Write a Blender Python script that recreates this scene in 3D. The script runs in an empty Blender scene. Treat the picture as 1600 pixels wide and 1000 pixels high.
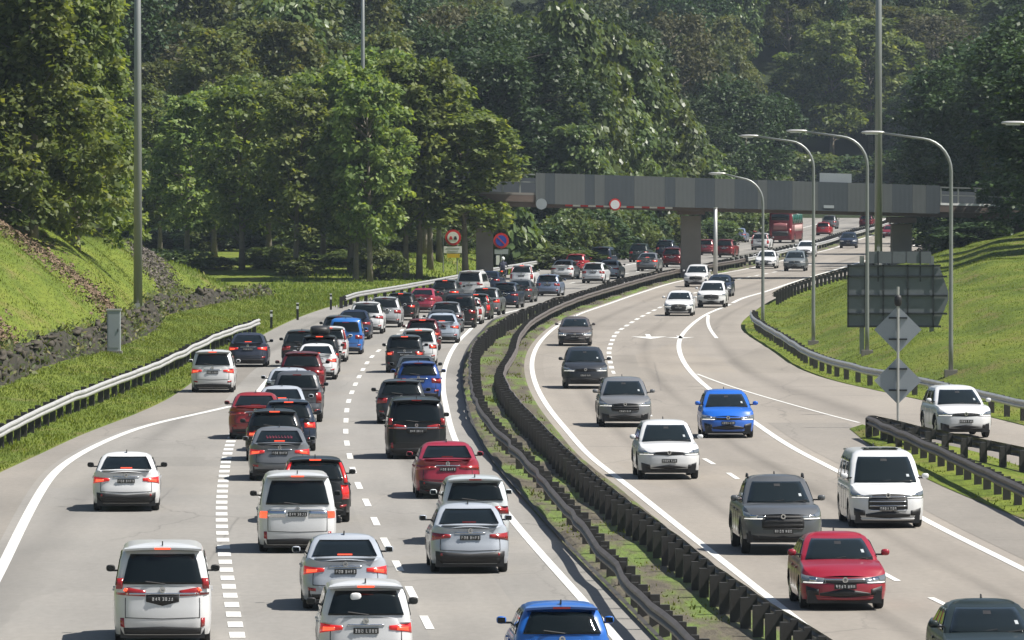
import bpy, bmesh, math, random
import numpy as np
from mathutils import Vector, Matrix, Euler

random.seed(7)
RNG = np.random.default_rng(11)
SC = bpy.context.scene
COL = SC.collection

# ------------------------------------------------------------------ camera
FPX, CAMH, HOR = 12000.0, 9.3, 238.0            # focal length in pixels of a 1600 wide frame, eye height, horizon row
PITCH = math.atan((500.0 - HOR) / FPX)
cam_d = bpy.data.cameras.new('camera')
cam_d.sensor_width = 36.0
cam_d.lens = FPX / 1600.0 * 36.0
cam_d.clip_start = 1.0
cam_d.clip_end = 9000.0
cam = bpy.data.objects.new('camera', cam_d)
COL.objects.link(cam)
cam.location = (0, 0, CAMH)
cam.rotation_euler = (math.pi / 2 - PITCH, 0, 0)
SC.camera = cam

# ------------------------------------------------------------------ sky, sun, exposure
TO_SUN = Vector((0.68, -0.12, 1.0)).normalized()
world = bpy.data.worlds.new('World')
SC.world = world
world.use_nodes = True
wn = world.node_tree.nodes
wn.clear()
wo = wn.new('ShaderNodeOutputWorld')
wb = wn.new('ShaderNodeBackground')
ws = wn.new('ShaderNodeTexSky')
ws.sky_type = 'NISHITA'
ws.sun_disc = False
ws.sun_elevation = math.asin(TO_SUN.z)
ws.sun_rotation = math.atan2(TO_SUN.x, TO_SUN.y)
ws.air_density = 1.2
ws.dust_density = 1.5
wb.inputs['Strength'].default_value = 0.052
world.node_tree.links.new(ws.outputs[0], wb.inputs[0])
world.node_tree.links.new(wb.outputs[0], wo.inputs[0])
sun_d = bpy.data.lights.new('sun', 'SUN')
sun_d.energy = 5.0
sun_d.angle = math.radians(0.53)
sun_d.color = (1.0, 0.95, 0.87)
sun = bpy.data.objects.new('sun', sun_d)
COL.objects.link(sun)
sun.location = (60, 60, 120)
sun.rotation_euler = TO_SUN.to_track_quat('Z', 'Y').to_euler()
SC.view_settings.view_transform = 'Standard'
SC.view_settings.look = 'None'
SC.view_settings.gamma = 1.0
SC.view_settings.exposure = 0.78
SC.view_settings.use_curve_mapping = False
SC.render.engine = 'CYCLES'
SC.cycles.max_bounces = 8
SC.cycles.diffuse_bounces = 3
SC.cycles.glossy_bounces = 3
SC.cycles.transmission_bounces = 4
SC.cycles.volume_bounces = 0
SC.cycles.use_denoising = True

# ------------------------------------------------------------------ pixel helpers (photo 1600 x 1000)
_cp, _sp = math.cos(PITCH), math.sin(PITCH)
def ray(u, v):
    a, b = (u - 800.0) / FPX, (500.0 - v) / FPX
    return (a, _cp + b * _sp, -_sp + b * _cp)
def gp(u, v, z=0.0):
    """ground point (height z) under pixel u, v -> (x, y)"""
    d = ray(u, v)
    t = (z - CAMH) / d[2]
    return (d[0] * t, d[1] * t)
def dp(u, v, y):
    """point at distance y under pixel -> (x, y, z)"""
    d = ray(u, v)
    t = y / d[1]
    return (d[0] * t, y, CAMH + d[2] * t)

class Curve:
    """x as a smooth function of y (distance)"""
    def __init__(self, pts):
        pts = sorted((p[1], p[0]) for p in pts)
        ys, xs = [pts[0][0]], [pts[0][1]]
        for y, x in pts[1:]:
            if y - ys[-1] > 0.5:
                ys.append(y); xs.append(x)
        self.y, self.x = np.array(ys), np.array(xs)
        d = np.diff(self.x) / np.diff(self.y)
        m = np.empty(len(ys))
        m[0], m[-1] = d[0], d[-1]
        m[1:-1] = 0.5 * (d[1:] + d[:-1])
        self.m = m
        # smooth table
        t = np.arange(ys[0], ys[-1] + 1, 2.0)
        v = np.array([self._h(q) for q in t])
        k = np.hanning(15); k /= k.sum()
        pad = np.concatenate([v[0] - m[0] * 2 * np.arange(7, 0, -1), v, v[-1] + m[-1] * 2 * np.arange(1, 8)])
        self.t, self.v = t, np.convolve(pad, k, 'valid')
    def _h(self, q):
        i = int(np.clip(np.searchsorted(self.y, q) - 1, 0, len(self.y) - 2))
        h = self.y[i + 1] - self.y[i]
        s = (q - self.y[i]) / h
        return ((2*s**3 - 3*s**2 + 1) * self.x[i] + (s**3 - 2*s**2 + s) * h * self.m[i]
                + (-2*s**3 + 3*s**2) * self.x[i+1] + (s**3 - s**2) * h * self.m[i+1])
    def __call__(self, q):
        if q < self.t[0]: return float(self.v[0] + (q - self.t[0]) * self.m[0])
        if q > self.t[-1]: return float(self.v[-1] + (q - self.t[-1]) * self.m[-1])
        return float(np.interp(q, self.t, self.v))
    def arr(self, q):
        q = np.asarray(q, float)
        r = np.interp(q, self.t, self.v)
        r = np.where(q < self.t[0], self.v[0] + (q - self.t[0]) * self.m[0], r)
        return np.where(q > self.t[-1], self.v[-1] + (q - self.t[-1]) * self.m[-1], r)
    def ang(self, q):
        return math.atan2(self(q + 3) - self(q - 3), 6.0)

RT = 0.75                                        # guard rail top
RAILP = [gp(u, v, RT) for u, v in [(1085,1000),(1000,920),(950,865),(900,805),(860,755),(820,715),(800,690),(775,670),
        (755,640),(745,625),(738,600),(735,575),(738,543),(751,523),(804,488),(840,474),(920,451),(994,429),(1064,419),(1142,402),(1187,393),(1232,382),(1273,375),(1300,366)]]
C_MR = Curve(RAILP + [(44.0, 930.0), (50.0, 1010.0), (56.0, 1100.0)])      # median rail, left one
_D = [gp(u, v) for u, v in [(965,1000),(900,926),(872,895),(837,856),(799,811),(718,702),(704,667),(698,640),(693,615),(692,600),(695,575),(705,550),(715,535),(730,520),(760,497)]]
C_D = Curve(_D + [(C_MR(y) - 2.0, y) for y in (470, 500, 540, 580, 620, 680, 740, 800, 900, 1000, 1100)])
_C = [gp(u, v) for u, v in [(650,940),(632,905),(612,865),(592,828),(577,793),(563,765),(553,742),(546,710),(541,690),(540,670),(541,650),(543,632),(551,610),(562,587),(574,566),(581,557),(602,540),(613,532)]]
C_C = Curve(_C + [(C_D(y) - 3.7, y) for y in (430, 470, 520, 600, 700, 800, 900, 1000, 1100)])
_B = [gp(u, v) for u, v in [(372,1000),(362,945),(352,880),(347,830),(346,790),(349,750),(355,710),(364,680)]]
C_B = Curve(_B + [(C_C(y) - 3.65, y) for y in (275, 300, 330, 370, 430, 470, 520, 600, 700, 800, 900, 1000, 1100)])
_A = [gp(u, v) for u, v in [(-70,1020),(0,893),(35,821),(70,758),(91,732),(140,701),(192,678),(245,660),(297,650),(352,637)]]
C_A = Curve(_A)                                  # merging edge line, ends where it meets B
C_LG = Curve([gp(u, v) for u, v in [(-260,860),(-100,790),(0,738),(60,711),(130,678),(200,652),(262,624),(305,594),(352,562),(420,518),(480,491),(540,473)]]
             + [(C_D(y) - 12.0, y) for y in (540, 600, 700, 800, 900, 1000, 1100)])   # left pavement edge
C_E = Curve([gp(u, v) for u, v in [(1190,925),(1060,822),(962,744),(926,717),(888,675),(859,640),(840,608),(831,575),(834,553),(845,533),(870,510),(905,491),(945,477),(1000,458),(1060,440)]]
            + [(C_MR(y) + 2.2, y) for y in (620, 680, 740, 800, 900, 1000, 1100)])
C_ER = Curve([gp(u, v, RT) for u, v in [(1260,975),(1180,925),(1100,870),(1050,828),(980,780),(930,741),(880,695),(840,655),(800,612),(786,580)]]
             + [(C_E(y) - 0.75, y) for y in (330, 360, 400, 450, 500, 560, 620, 680, 740, 800, 900, 1000, 1100)])   # median rail, right one
C_F = Curve([gp(u, v) for u, v in [(1437,926),(1400,908),(1157,752),(1122,728),(1100,718),(1032,664),(1019,653),(960,586),(955,574),(952,557),(951,549),(956,534),(963,520),(976,511),(990,502),(1000,496)]]
            + [(C_E(y) + 3.6, y) for y in (500, 560, 620, 680, 740, 800, 900, 1000, 1100)])
C_G = Curve([gp(u, v) for u, v in [(1600,890),(1448,814),(1320,742),(1240,701),(1180,661),(1112,611),(1080,582),(1064,557),(1061,534),(1070,518),(1106,490),(1138,477),(1160,466),(1189,458),(1237,442)]]
            + [(C_E(y) + 7.2, y) for y in (620, 680, 740, 800, 900, 1000, 1100)])
C_R = Curve([gp(u, v) for u, v in [(1760,704),(1599,665),(1452,628),(1284,590),(1200,544),(1157,511),(1173,491),(1221,462),(1330,428),(1440,398),(1490,372),(1502,355)]]
            + [(64.0, 1100.0)])                   # right pavement edge
C_IM = Curve([gp(u, v) for u, v in [(1332,674),(1380,712),(1480,764),(1600,812),(1700,850),(1850,905)]])  # gore island, main road side
C_IR = Curve([gp(u, v) for u, v in [(1338,673),(1350,669),(1468,692),(1600,732),(1750,775),(1900,815)]])  # gore island, ramp side
C_W = Curve([gp(u, v) for u, v in [(0,608),(53,585),(143,557),(205,535),(254,500),(348,478),(404,470)]] + [(-20.5, 250.0), (-21, 120.0), (-15.0, 560.0)])

# ------------------------------------------------------------------ materials
MATS = {}
def nt(name):
    m = bpy.data.materials.new(name)
    m.use_nodes = True
    n = m.node_tree.nodes
    return m, n, m.node_tree.links, n['Principled BSDF']
def plain(name, col, rough=0.6, metal=0.0, coat=0.0, emit=None, es=0.0, var=0.0, vscale=8.0, spec=0.5, bump=0.0):
    if name in MATS: return MATS[name]
    m, n, l, p = nt(name)
    p.inputs['Base Color'].default_value = (*col, 1)
    p.inputs['Roughness'].default_value = rough
    p.inputs['Metallic'].default_value = metal
    p.inputs['Coat Weight'].default_value = coat
    p.inputs['Coat Roughness'].default_value = 0.06
    p.inputs['Specular IOR Level'].default_value = spec
    if emit:
        p.inputs['Emission Color'].default_value = (*emit, 1)
        p.inputs['Emission Strength'].default_value = es
    if var or bump:
        tc = n.new('ShaderNodeTexCoord')
        no = n.new('ShaderNodeTexNoise')
        no.inputs['Scale'].default_value = vscale
        no.inputs['Detail'].default_value = 6
        l.new(tc.outputs['Object'], no.inputs['Vector'])
        if var:
            mx = n.new('ShaderNodeMix'); mx.data_type = 'RGBA'
            mx.inputs['A'].default_value = (*[c * (1 - var) for c in col], 1)
            mx.inputs['B'].default_value = (*[min(1, c * (1 + var)) for c in col], 1)
            l.new(no.outputs['Fac'], mx.inputs['Factor'])
            l.new(mx.outputs['Result'], p.inputs['Base Color'])
        if bump:
            b = n.new('ShaderNodeBump'); b.inputs['Strength'].default_value = bump
            b.inputs['Distance'].default_value = 0.05
            l.new(no.outputs['Fac'], b.inputs['Height'])
            l.new(b.outputs['Normal'], p.inputs['Normal'])
    MATS[name] = m
    return m
def ramp(n, l, src, stops):
    r = n.new('ShaderNodeValToRGB')
    e = r.color_ramp.elements
    while len(e) < len(stops): e.new(0.5)
    for k, (pos, c) in enumerate(stops):
        e[k].position = pos
        e[k].color = (*c, 1) if len(c) == 3 else c
    l.new(src, r.inputs['Fac'])
    return r.outputs['Color']
def noise(n, l, vec, scale, detail=5, rough=0.55):
    t = n.new('ShaderNodeTexNoise')
    t.inputs['Scale'].default_value = scale
    t.inputs['Detail'].default_value = detail
    t.inputs['Roughness'].default_value = rough
    l.new(vec, t.inputs['Vector'])
    return t.outputs['Fac']
def mixc(n, l, fac, a, b, mode='MIX'):
    x = n.new('ShaderNodeMix'); x.data_type = 'RGBA'; x.blend_type = mode
    for s, val in (('Factor', fac), ('A', a), ('B', b)):
        if isinstance(val, (int, float)): x.inputs[s].default_value = val
        elif isinstance(val, tuple): x.inputs[s].default_value = (*val, 1)
        else: l.new(val, x.inputs[s])
    return x.outputs['Result']
def math_n(n, l, op, a, b=None):
    x = n.new('ShaderNodeMath'); x.operation = op
    for k, val in enumerate((a, b)):
        if val is None: continue
        if isinstance(val, (int, float)): x.inputs[k].default_value = val
        else: l.new(val, x.inputs[k])
    return x.outputs[0]
def scaled(n, l, vec, s):
    mp = n.new('ShaderNodeMapping')
    mp.inputs['Scale'].default_value = s
    l.new(vec, mp.inputs['Vector'])
    return mp.outputs[0]

def road_material(name, base, warm):
    m, n, l, p = nt(name)
    geo = n.new('ShaderNodeNewGeometry')
    uv = n.new('ShaderNodeUVMap'); uv.uv_map = 'lane'
    pos = geo.outputs['Position']
    a = noise(n, l, scaled(n, l, pos, (0.25, 0.06, 1)), 1.0, 6)
    c = ramp(n, l, a, [(0.3, tuple(b * 0.86 for b in base)), (0.5, base), (0.72, warm)])
    f = noise(n, l, scaled(n, l, pos, (6, 1.6, 1)), 1.0, 3)
    c = mixc(n, l, 0.5, c, ramp(n, l, f, [(0.25, (0.72, 0.72, 0.72)), (0.75, (1.0, 1.0, 1.0))]), 'MULTIPLY')
    # wheel-track wear and oil band along each lane
    sep = n.new('ShaderNodeSeparateXYZ'); l.new(uv.outputs[0], sep.inputs[0])
    fr = math_n(n, l, 'FRACT', sep.outputs[0])
    w = ramp(n, l, fr, [(0.0, (0, 0, 0)), (0.2, (0.35, 0.35, 0.35)), (0.38, (0.2, 0.2, 0.2)), (0.5, (1, 1, 1)), (0.62, (0.2, 0.2, 0.2)), (0.8, (0.35, 0.35, 0.35)), (1.0, (0, 0, 0))])
    st = noise(n, l, scaled(n, l, uv.outputs[0], (2.2, 0.02, 1)), 1.0, 4)
    wf = math_n(n, l, 'MULTIPLY', w, math_n(n, l, 'MULTIPLY', ramp(n, l, st, [(0.3, (0.15, 0.15, 0.15)), (0.62, (0.62, 0.62, 0.62))]), 1.0))
    c = mixc(n, l, wf, c, tuple(b * 0.45 for b in base))
    pv = n.new('ShaderNodeTexVoronoi'); pv.distance = 'CHEBYCHEV'; pv.inputs['Scale'].default_value = 1.0; pv.inputs['Randomness'].default_value = 0.8
    l.new(scaled(n, l, uv.outputs[0], (1.0, 0.022, 1)), pv.inputs['Vector'])
    sc_ = n.new('ShaderNodeSeparateColor'); l.new(pv.outputs['Color'], sc_.inputs[0])
    c = mixc(n, l, 0.8, c, ramp(n, l, sc_.outputs[0], [(0.0, (0.86, 0.86, 0.85)), (0.3, (0.95, 0.95, 0.95)), (0.7, (1, 1, 1)), (1.0, (1.0, 0.985, 0.96))]), 'MULTIPLY')
    # long cracks and sealed joints
    v = n.new('ShaderNodeTexVoronoi'); v.feature = 'DISTANCE_TO_EDGE'
    v.inputs['Scale'].default_value = 1.0
    wob = mixc(n, l, 0.12, scaled(n, l, pos, (0.16, 0.035, 1)), noise(n, l, scaled(n, l, pos, (1.5, .3, 1)), 1.0), 'ADD')
    l.new(wob, v.inputs['Vector'])
    cr = ramp(n, l, v.outputs['Distance'], [(0.0, (1, 1, 1)), (0.006, (0, 0, 0))])
    thin = noise(n, l, scaled(n, l, pos, (0.07, 0.02, 1)), 1.0, 2)
    crf = math_n(n, l, 'MULTIPLY', cr, ramp(n, l, thin, [(0.44, (0, 0, 0)), (0.55, (0.45, 0.45, 0.45))]))
    c = mixc(n, l, crf, c, (0.07, 0.068, 0.065))
    # transverse slab joints every 24 m
    jj = math_n(n, l, 'FRACT', math_n(n, l, 'MULTIPLY', sep.outputs[1], 1 / 23.0))
    jr = ramp(n, l, jj, [(0.0, (0.45, 0.45, 0.45)), (0.012, (0, 0, 0))])
    c = mixc(n, l, math_n(n, l, 'MULTIPLY', jr, ramp(n, l, noise(n, l, scaled(n, l, pos, (0.2, 0.05, 1)), 1.0, 2), [(0.45, (0, 0, 0)), (0.55, (1, 1, 1))])), c, tuple(b * 0.5 for b in base))
    l.new(c, p.inputs['Base Color'])
    p.inputs['Roughness'].default_value = 0.85
    p.inputs['Specular IOR Level'].default_value = 0.25
    b = n.new('ShaderNodeBump'); b.inputs['Strength'].default_value = 0.25; b.inputs['Distance'].default_value = 0.02
    l.new(noise(n, l, scaled(n, l, pos, (14, 5, 1)), 1.0, 4), b.inputs['Height'])
    l.new(b.outputs['Normal'], p.inputs['Normal'])
    return m

def ground_material():
    m, n, l, p = nt('grass_ground')
    geo = n.new('ShaderNodeNewGeometry')
    pos = geo.outputs['Position']
    a = noise(n, l, scaled(n, l, pos, (0.35, 0.1, 0.3)), 1.0, 6, 0.6)
    c = ramp(n, l, a, [(0.28, (0.06, 0.088, 0.014)), (0.45, (0.105, 0.145, 0.02)), (0.6, (0.145, 0.178, 0.026)), (0.78, (0.165, 0.155, 0.045))])
    f = noise(n, l, scaled(n, l, pos, (5, 1.2, 4)), 1.0, 4, 0.7)
    c = mixc(n, l, 0.75, c, ramp(n, l, f, [(0.25, (0.45, 0.45, 0.42)), (0.6, (1, 1, 1)), (0.8, (1.0, 1.0, 0.92))]), 'MULTIPLY')
    e = noise(n, l, scaled(n, l, pos, (0.5, 0.16, 0.5)), 1.0, 5, 0.65)
    c = mixc(n, l, ramp(n, l, e, [(0.54, (0, 0, 0)), (0.70, (0.75, 0.75, 0.75))]), c, (0.16, 0.125, 0.055))
    # litter under the forest, by distance down the valley
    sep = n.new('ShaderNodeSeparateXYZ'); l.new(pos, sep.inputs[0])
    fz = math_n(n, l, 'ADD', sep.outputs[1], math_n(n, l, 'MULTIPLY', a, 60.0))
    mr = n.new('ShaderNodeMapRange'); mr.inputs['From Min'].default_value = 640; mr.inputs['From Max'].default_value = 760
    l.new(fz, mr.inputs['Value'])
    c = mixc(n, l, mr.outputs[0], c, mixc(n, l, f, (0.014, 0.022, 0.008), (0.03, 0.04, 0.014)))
    l.new(c, p.inputs['Base Color'])
    p.inputs['Roughness'].default_value = 0.9
    p.inputs['Specular IOR Level'].default_value = 0.15
    b = n.new('ShaderNodeBump'); b.inputs['Strength'].default_value = 0.8; b.inputs['Distance'].default_value = 0.12
    l.new(f, b.inputs['Height'])
    l.new(b.outputs['Normal'], p.inputs['Normal'])
    return m

def median_material():
    m, n, l, p = nt('median_soil')
    geo = n.new('ShaderNodeNewGeometry')
    pos = geo.outputs['Position']
    a = noise(n, l, scaled(n, l, pos, (0.9, 0.11, 1)), 1.0, 6, 0.6)
    c = ramp(n, l, a, [(0.3, (0.04, 0.034, 0.026)), (0.46, (0.10, 0.085, 0.058)), (0.54, (0.10, 0.12, 0.035)), (0.60, (0.11, 0.165, 0.025)), (0.8, (0.09, 0.14, 0.03))])
    f = noise(n, l, scaled(n, l, pos, (6, 1.4, 4)), 1.0, 4, 0.7)
    c = mixc(n, l, 0.7, c, ramp(n, l, f, [(0.25, (0.5, 0.5, 0.5)), (0.7, (1, 1, 1))]), 'MULTIPLY')
    l.new(c, p.inputs['Base Color'])
    p.inputs['Roughness'].default_value = 0.95
    b = n.new('ShaderNodeBump'); b.inputs['Strength'].default_value = 0.8; b.inputs['Distance'].default_value = 0.1
    l.new(f, b.inputs['Height']); l.new(b.outputs['Normal'], p.inputs['Normal'])
    return m

def leaf_material(name, stops, gloss=0.35, trans=0.45):
    """stops: colour ramp over a random value stored per leaf"""
    m = bpy.data.materials.new(name); m.use_nodes = True
    n, l = m.node_tree.nodes, m.node_tree.links
    p = n['Principled BSDF']; out = n['Material Output']
    at = n.new('ShaderNodeAttribute'); at.attribute_name = 'rnd'
    oi = n.new('ShaderNodeObjectInfo')
    c = ramp(n, l, at.outputs['Fac'], stops)
    hs = n.new('ShaderNodeHueSaturation')
    l.new(c, hs.inputs['Color'])
    mr = n.new('ShaderNodeMapRange'); mr.inputs['To Min'].default_value = 0.484; mr.inputs['To Max'].default_value = 0.508
    l.new(oi.outputs['Random'], mr.inputs['Value']); l.new(mr.outputs[0], hs.inputs['Hue'])
    mv = n.new('ShaderNodeMapRange'); mv.inputs['To Min'].default_value = 0.75; mv.inputs['To Max'].default_value = 1.2
    l.new(oi.outputs['Random'], mv.inputs['Value']); l.new(mv.outputs[0], hs.inputs['Value'])
    l.new(hs.outputs[0], p.inputs['Base Color'])
    p.inputs['Roughness'].default_value = gloss + 0.12
    p.inputs['Specular IOR Level'].default_value = 0.30
    tr = n.new('ShaderNodeBsdfTranslucent')
    tcol = mixc(n, l, 1.0, hs.outputs[0], (1.3, 1.25, 0.45), 'MULTIPLY')
    l.new(tcol, tr.inputs['Color'])
    mx = n.new('ShaderNodeMixShader'); mx.inputs[0].default_value = trans
    l.new(p.outputs[0], mx.inputs[1]); l.new(tr.outputs[0], mx.inputs[2])
    l.new(mx.outputs[0], out.inputs['Surface'])
    MATS[name] = m
    return m

def paint(col, metal=0.0):
    col = tuple(c * (0.58 if col[0] > 3 * col[1] else 0.80) for c in col)
    key = 'paint_%.3f_%.3f_%.3f' % col
    if key in MATS: return MATS[key]
    m, n, l, p = nt(key)
    geo = n.new('ShaderNodeNewGeometry')
    sep = n.new('ShaderNodeSeparateXYZ')
    tc = n.new('ShaderNodeTexCoord'); l.new(tc.outputs['Object'], sep.inputs[0])
    dirt = noise(n, l, scaled(n, l, tc.outputs['Object'], (3, 1.5, 5)), 1.0, 5)
    mr = n.new('ShaderNodeMapRange'); mr.inputs['From Min'].default_value = 0.75; mr.inputs['From Max'].default_value = 0.15
    mr.inputs['To Min'].default_value = 0.0; mr.inputs['To Max'].default_value = 0.6 if sum(col) > 0.5 else 0.2
    l.new(sep.outputs[2], mr.inputs['Value'])
    df = math_n(n, l, 'MULTIPLY', dirt, mr.outputs[0])
    c = mixc(n, l, df, col, (0.16, 0.14, 0.115))
    l.new(c, p.inputs['Base Color'])
    p.inputs['Metallic'].default_value = metal
    p.inputs['Roughness'].default_value = 0.38
    p.inputs['Coat Weight'].default_value = 0.6 if sum(col) > 0.2 else 0.35
    p.inputs['Specular IOR Level'].default_value = 0.5 if sum(col) > 0.2 else 0.25
    p.inputs['Coat Roughness'].default_value = 0.07
    MATS[key] = m
    return m

M = dict(
    road_l=road_material('road_concrete', (0.25, 0.24, 0.224), (0.28, 0.266, 0.245)),
    road_r=road_material('road_warm', (0.266, 0.243, 0.215), (0.294, 0.268, 0.234)),
    road_s=road_material('shoulder_asphalt', (0.215, 0.20, 0.18), (0.25, 0.23, 0.205)),
    ground=ground_material(), median=median_material(),
    line=plain('white_line', (0.60, 0.60, 0.575), 0.6, var=0.28, vscale=2.2),
    galv=plain('galvanised', (0.46, 0.46, 0.45), 0.45, 0.55, var=0.25, vscale=1.5),
    galv_b=plain('galvanised_bright', (0.40, 0.40, 0.39), 0.5, 0.3, var=0.4, vscale=1.5),
    rail_dark=plain('dark_steel', (0.11, 0.093, 0.083), 0.55, 0.35, var=0.5, vscale=1.2),  # dark blotchy steel of the median, gore and bank rails
    post=plain('rail_post', (0.038, 0.036, 0.034), 0.75, 0.1, var=0.4, vscale=3.0),
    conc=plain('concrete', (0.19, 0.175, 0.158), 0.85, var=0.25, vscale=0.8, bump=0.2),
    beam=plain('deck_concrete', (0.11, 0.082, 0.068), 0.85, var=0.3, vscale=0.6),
    pan_a=plain('panel_light', (0.085, 0.095, 0.096), 0.75, var=0.1, vscale=1.0),
    pan_b=plain('panel_dark', (0.048, 0.06, 0.07), 0.75, var=0.1, vscale=1.0),
    pole=plain('pole_steel', (0.25, 0.265, 0.26), 0.45, 0.5, var=0.1, vscale=0.8),
    sign_b=plain('sign_back', (0.30, 0.33, 0.36), 0.5, 0.25, var=0.1, vscale=1.0),
    sign_d=plain('sign_back_dark', (0.13, 0.145, 0.16), 0.65, 0.0, var=0.15, vscale=1.0),
    sign_f=plain('sign_frame', (0.02, 0.025, 0.028), 0.6),
    red=plain('sign_red', (0.55, 0.02, 0.02), 0.5), white=plain('sign_white', (0.75, 0.75, 0.75), 0.5),
    blue=plain('sign_blue', (0.02, 0.06, 0.40), 0.5), yellow=plain('sign_yellow', (0.62, 0.42, 0.02), 0.5),
    grey=plain('grey_paint', (0.33, 0.36, 0.38), 0.5, var=0.1, vscale=2.0),
    black=plain('black_trim', (0.012, 0.012, 0.013), 0.55),
    rubber=plain('tyre_rubber', (0.016, 0.016, 0.016), 0.85),
    rim=plain('alloy_rim', (0.42, 0.42, 0.43), 0.3, 0.8),
    glass=plain('car_glass', (0.005, 0.008, 0.009), 0.03, 0.0, spec=0.32),
    glass_l=plain('car_glass_clear', (0.008, 0.012, 0.013), 0.03, 0.0, spec=0.35),
    chrome=plain('chrome', (0.6, 0.62, 0.65), 0.15, 1.0),
    tail_off=plain('tail_lens', (0.26, 0.012, 0.012), 0.2, coat=0.6),
    tail_on=plain('tail_lens_lit', (0.5, 0.02, 0.015), 0.25, emit=(1.0, 0.10, 0.04), es=1.0),
    amber=plain('amber_lens_lit', (0.6, 0.2, 0.05), 0.25, emit=(1.0, 0.22, 0.05), es=1.0),
    tail_mid=plain('tail_lens_glow', (0.42, 0.015, 0.015), 0.2, coat=0.5, emit=(1.0, 0.03, 0.02), es=0.16),
    head=plain('head_lens', (0.20, 0.22, 0.235), 0.10, 0.5, coat=0.8),
    drl=plain('head_lens_lit', (0.8, 0.8, 0.8), 0.2, emit=(1.0, 0.96, 0.88), es=0.35),
    plate=plain('plate_black', (0.01, 0.01, 0.01), 0.5), plate_w=plain('plate_glyph', (0.55, 0.55, 0.55), 0.5),
    bark=plain('bark', (0.16, 0.14, 0.11), 0.9, var=0.45, vscale=3.0, bump=0.5),
    bark_d=plain('bark_dark', (0.05, 0.042, 0.033), 0.9, var=0.45, vscale=3.0),
    stone=plain('stone', (0.05, 0.042, 0.031), 0.9, var=0.45, vscale=2.2, bump=0.6),
    mortar=plain('mossy_mortar', (0.026, 0.023, 0.015), 0.95, var=0.5, vscale=1.5, bump=0.5),
    litter=plain('dry_litter', (0.16, 0.11, 0.07), 0.9, var=0.5, vscale=1.5),
    rubble=plain('rubble', (0.11, 0.095, 0.082), 0.9, var=0.5, vscale=1.5),
)

# ------------------------------------------------------------------ object helpers
def tag(o, label=None, cat=None, group=None, kind=None):
    if label: o['label'] = label
    if cat: o['category'] = cat
    if group: o['group'] = group
    if kind: o['kind'] = kind
    return o
def link(name, me, parent=None, mat=None, loc=(0, 0, 0), rz=0.0, scale=None):
    o = bpy.data.objects.new(name, me)
    COL.objects.link(o)
    o.location = loc
    if rz: o.rotation_euler = (0, 0, rz)
    if scale: o.scale = scale
    if parent: o.parent = parent
    if mat is not None and me is not None and len(me.materials) == 0:
        me.materials.append(mat)
    return o
def empty(name, loc, rz=0.0):
    o = bpy.data.objects.new(name, None)
    o.empty_display_size = 0.2
    COL.objects.link(o)
    o.location = loc
    o.rotation_euler = (0, 0, rz)
    return o
def mesh(name, verts, faces, mat=None, smooth=False):
    me = bpy.data.meshes.new(name)
    me.from_pydata([tuple(v) for v in verts], [], faces)
    if mat: me.materials.append(mat)
    if smooth: me.polygons.foreach_set('use_smooth', [True] * len(me.polygons))
    me.update()
    return me
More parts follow.
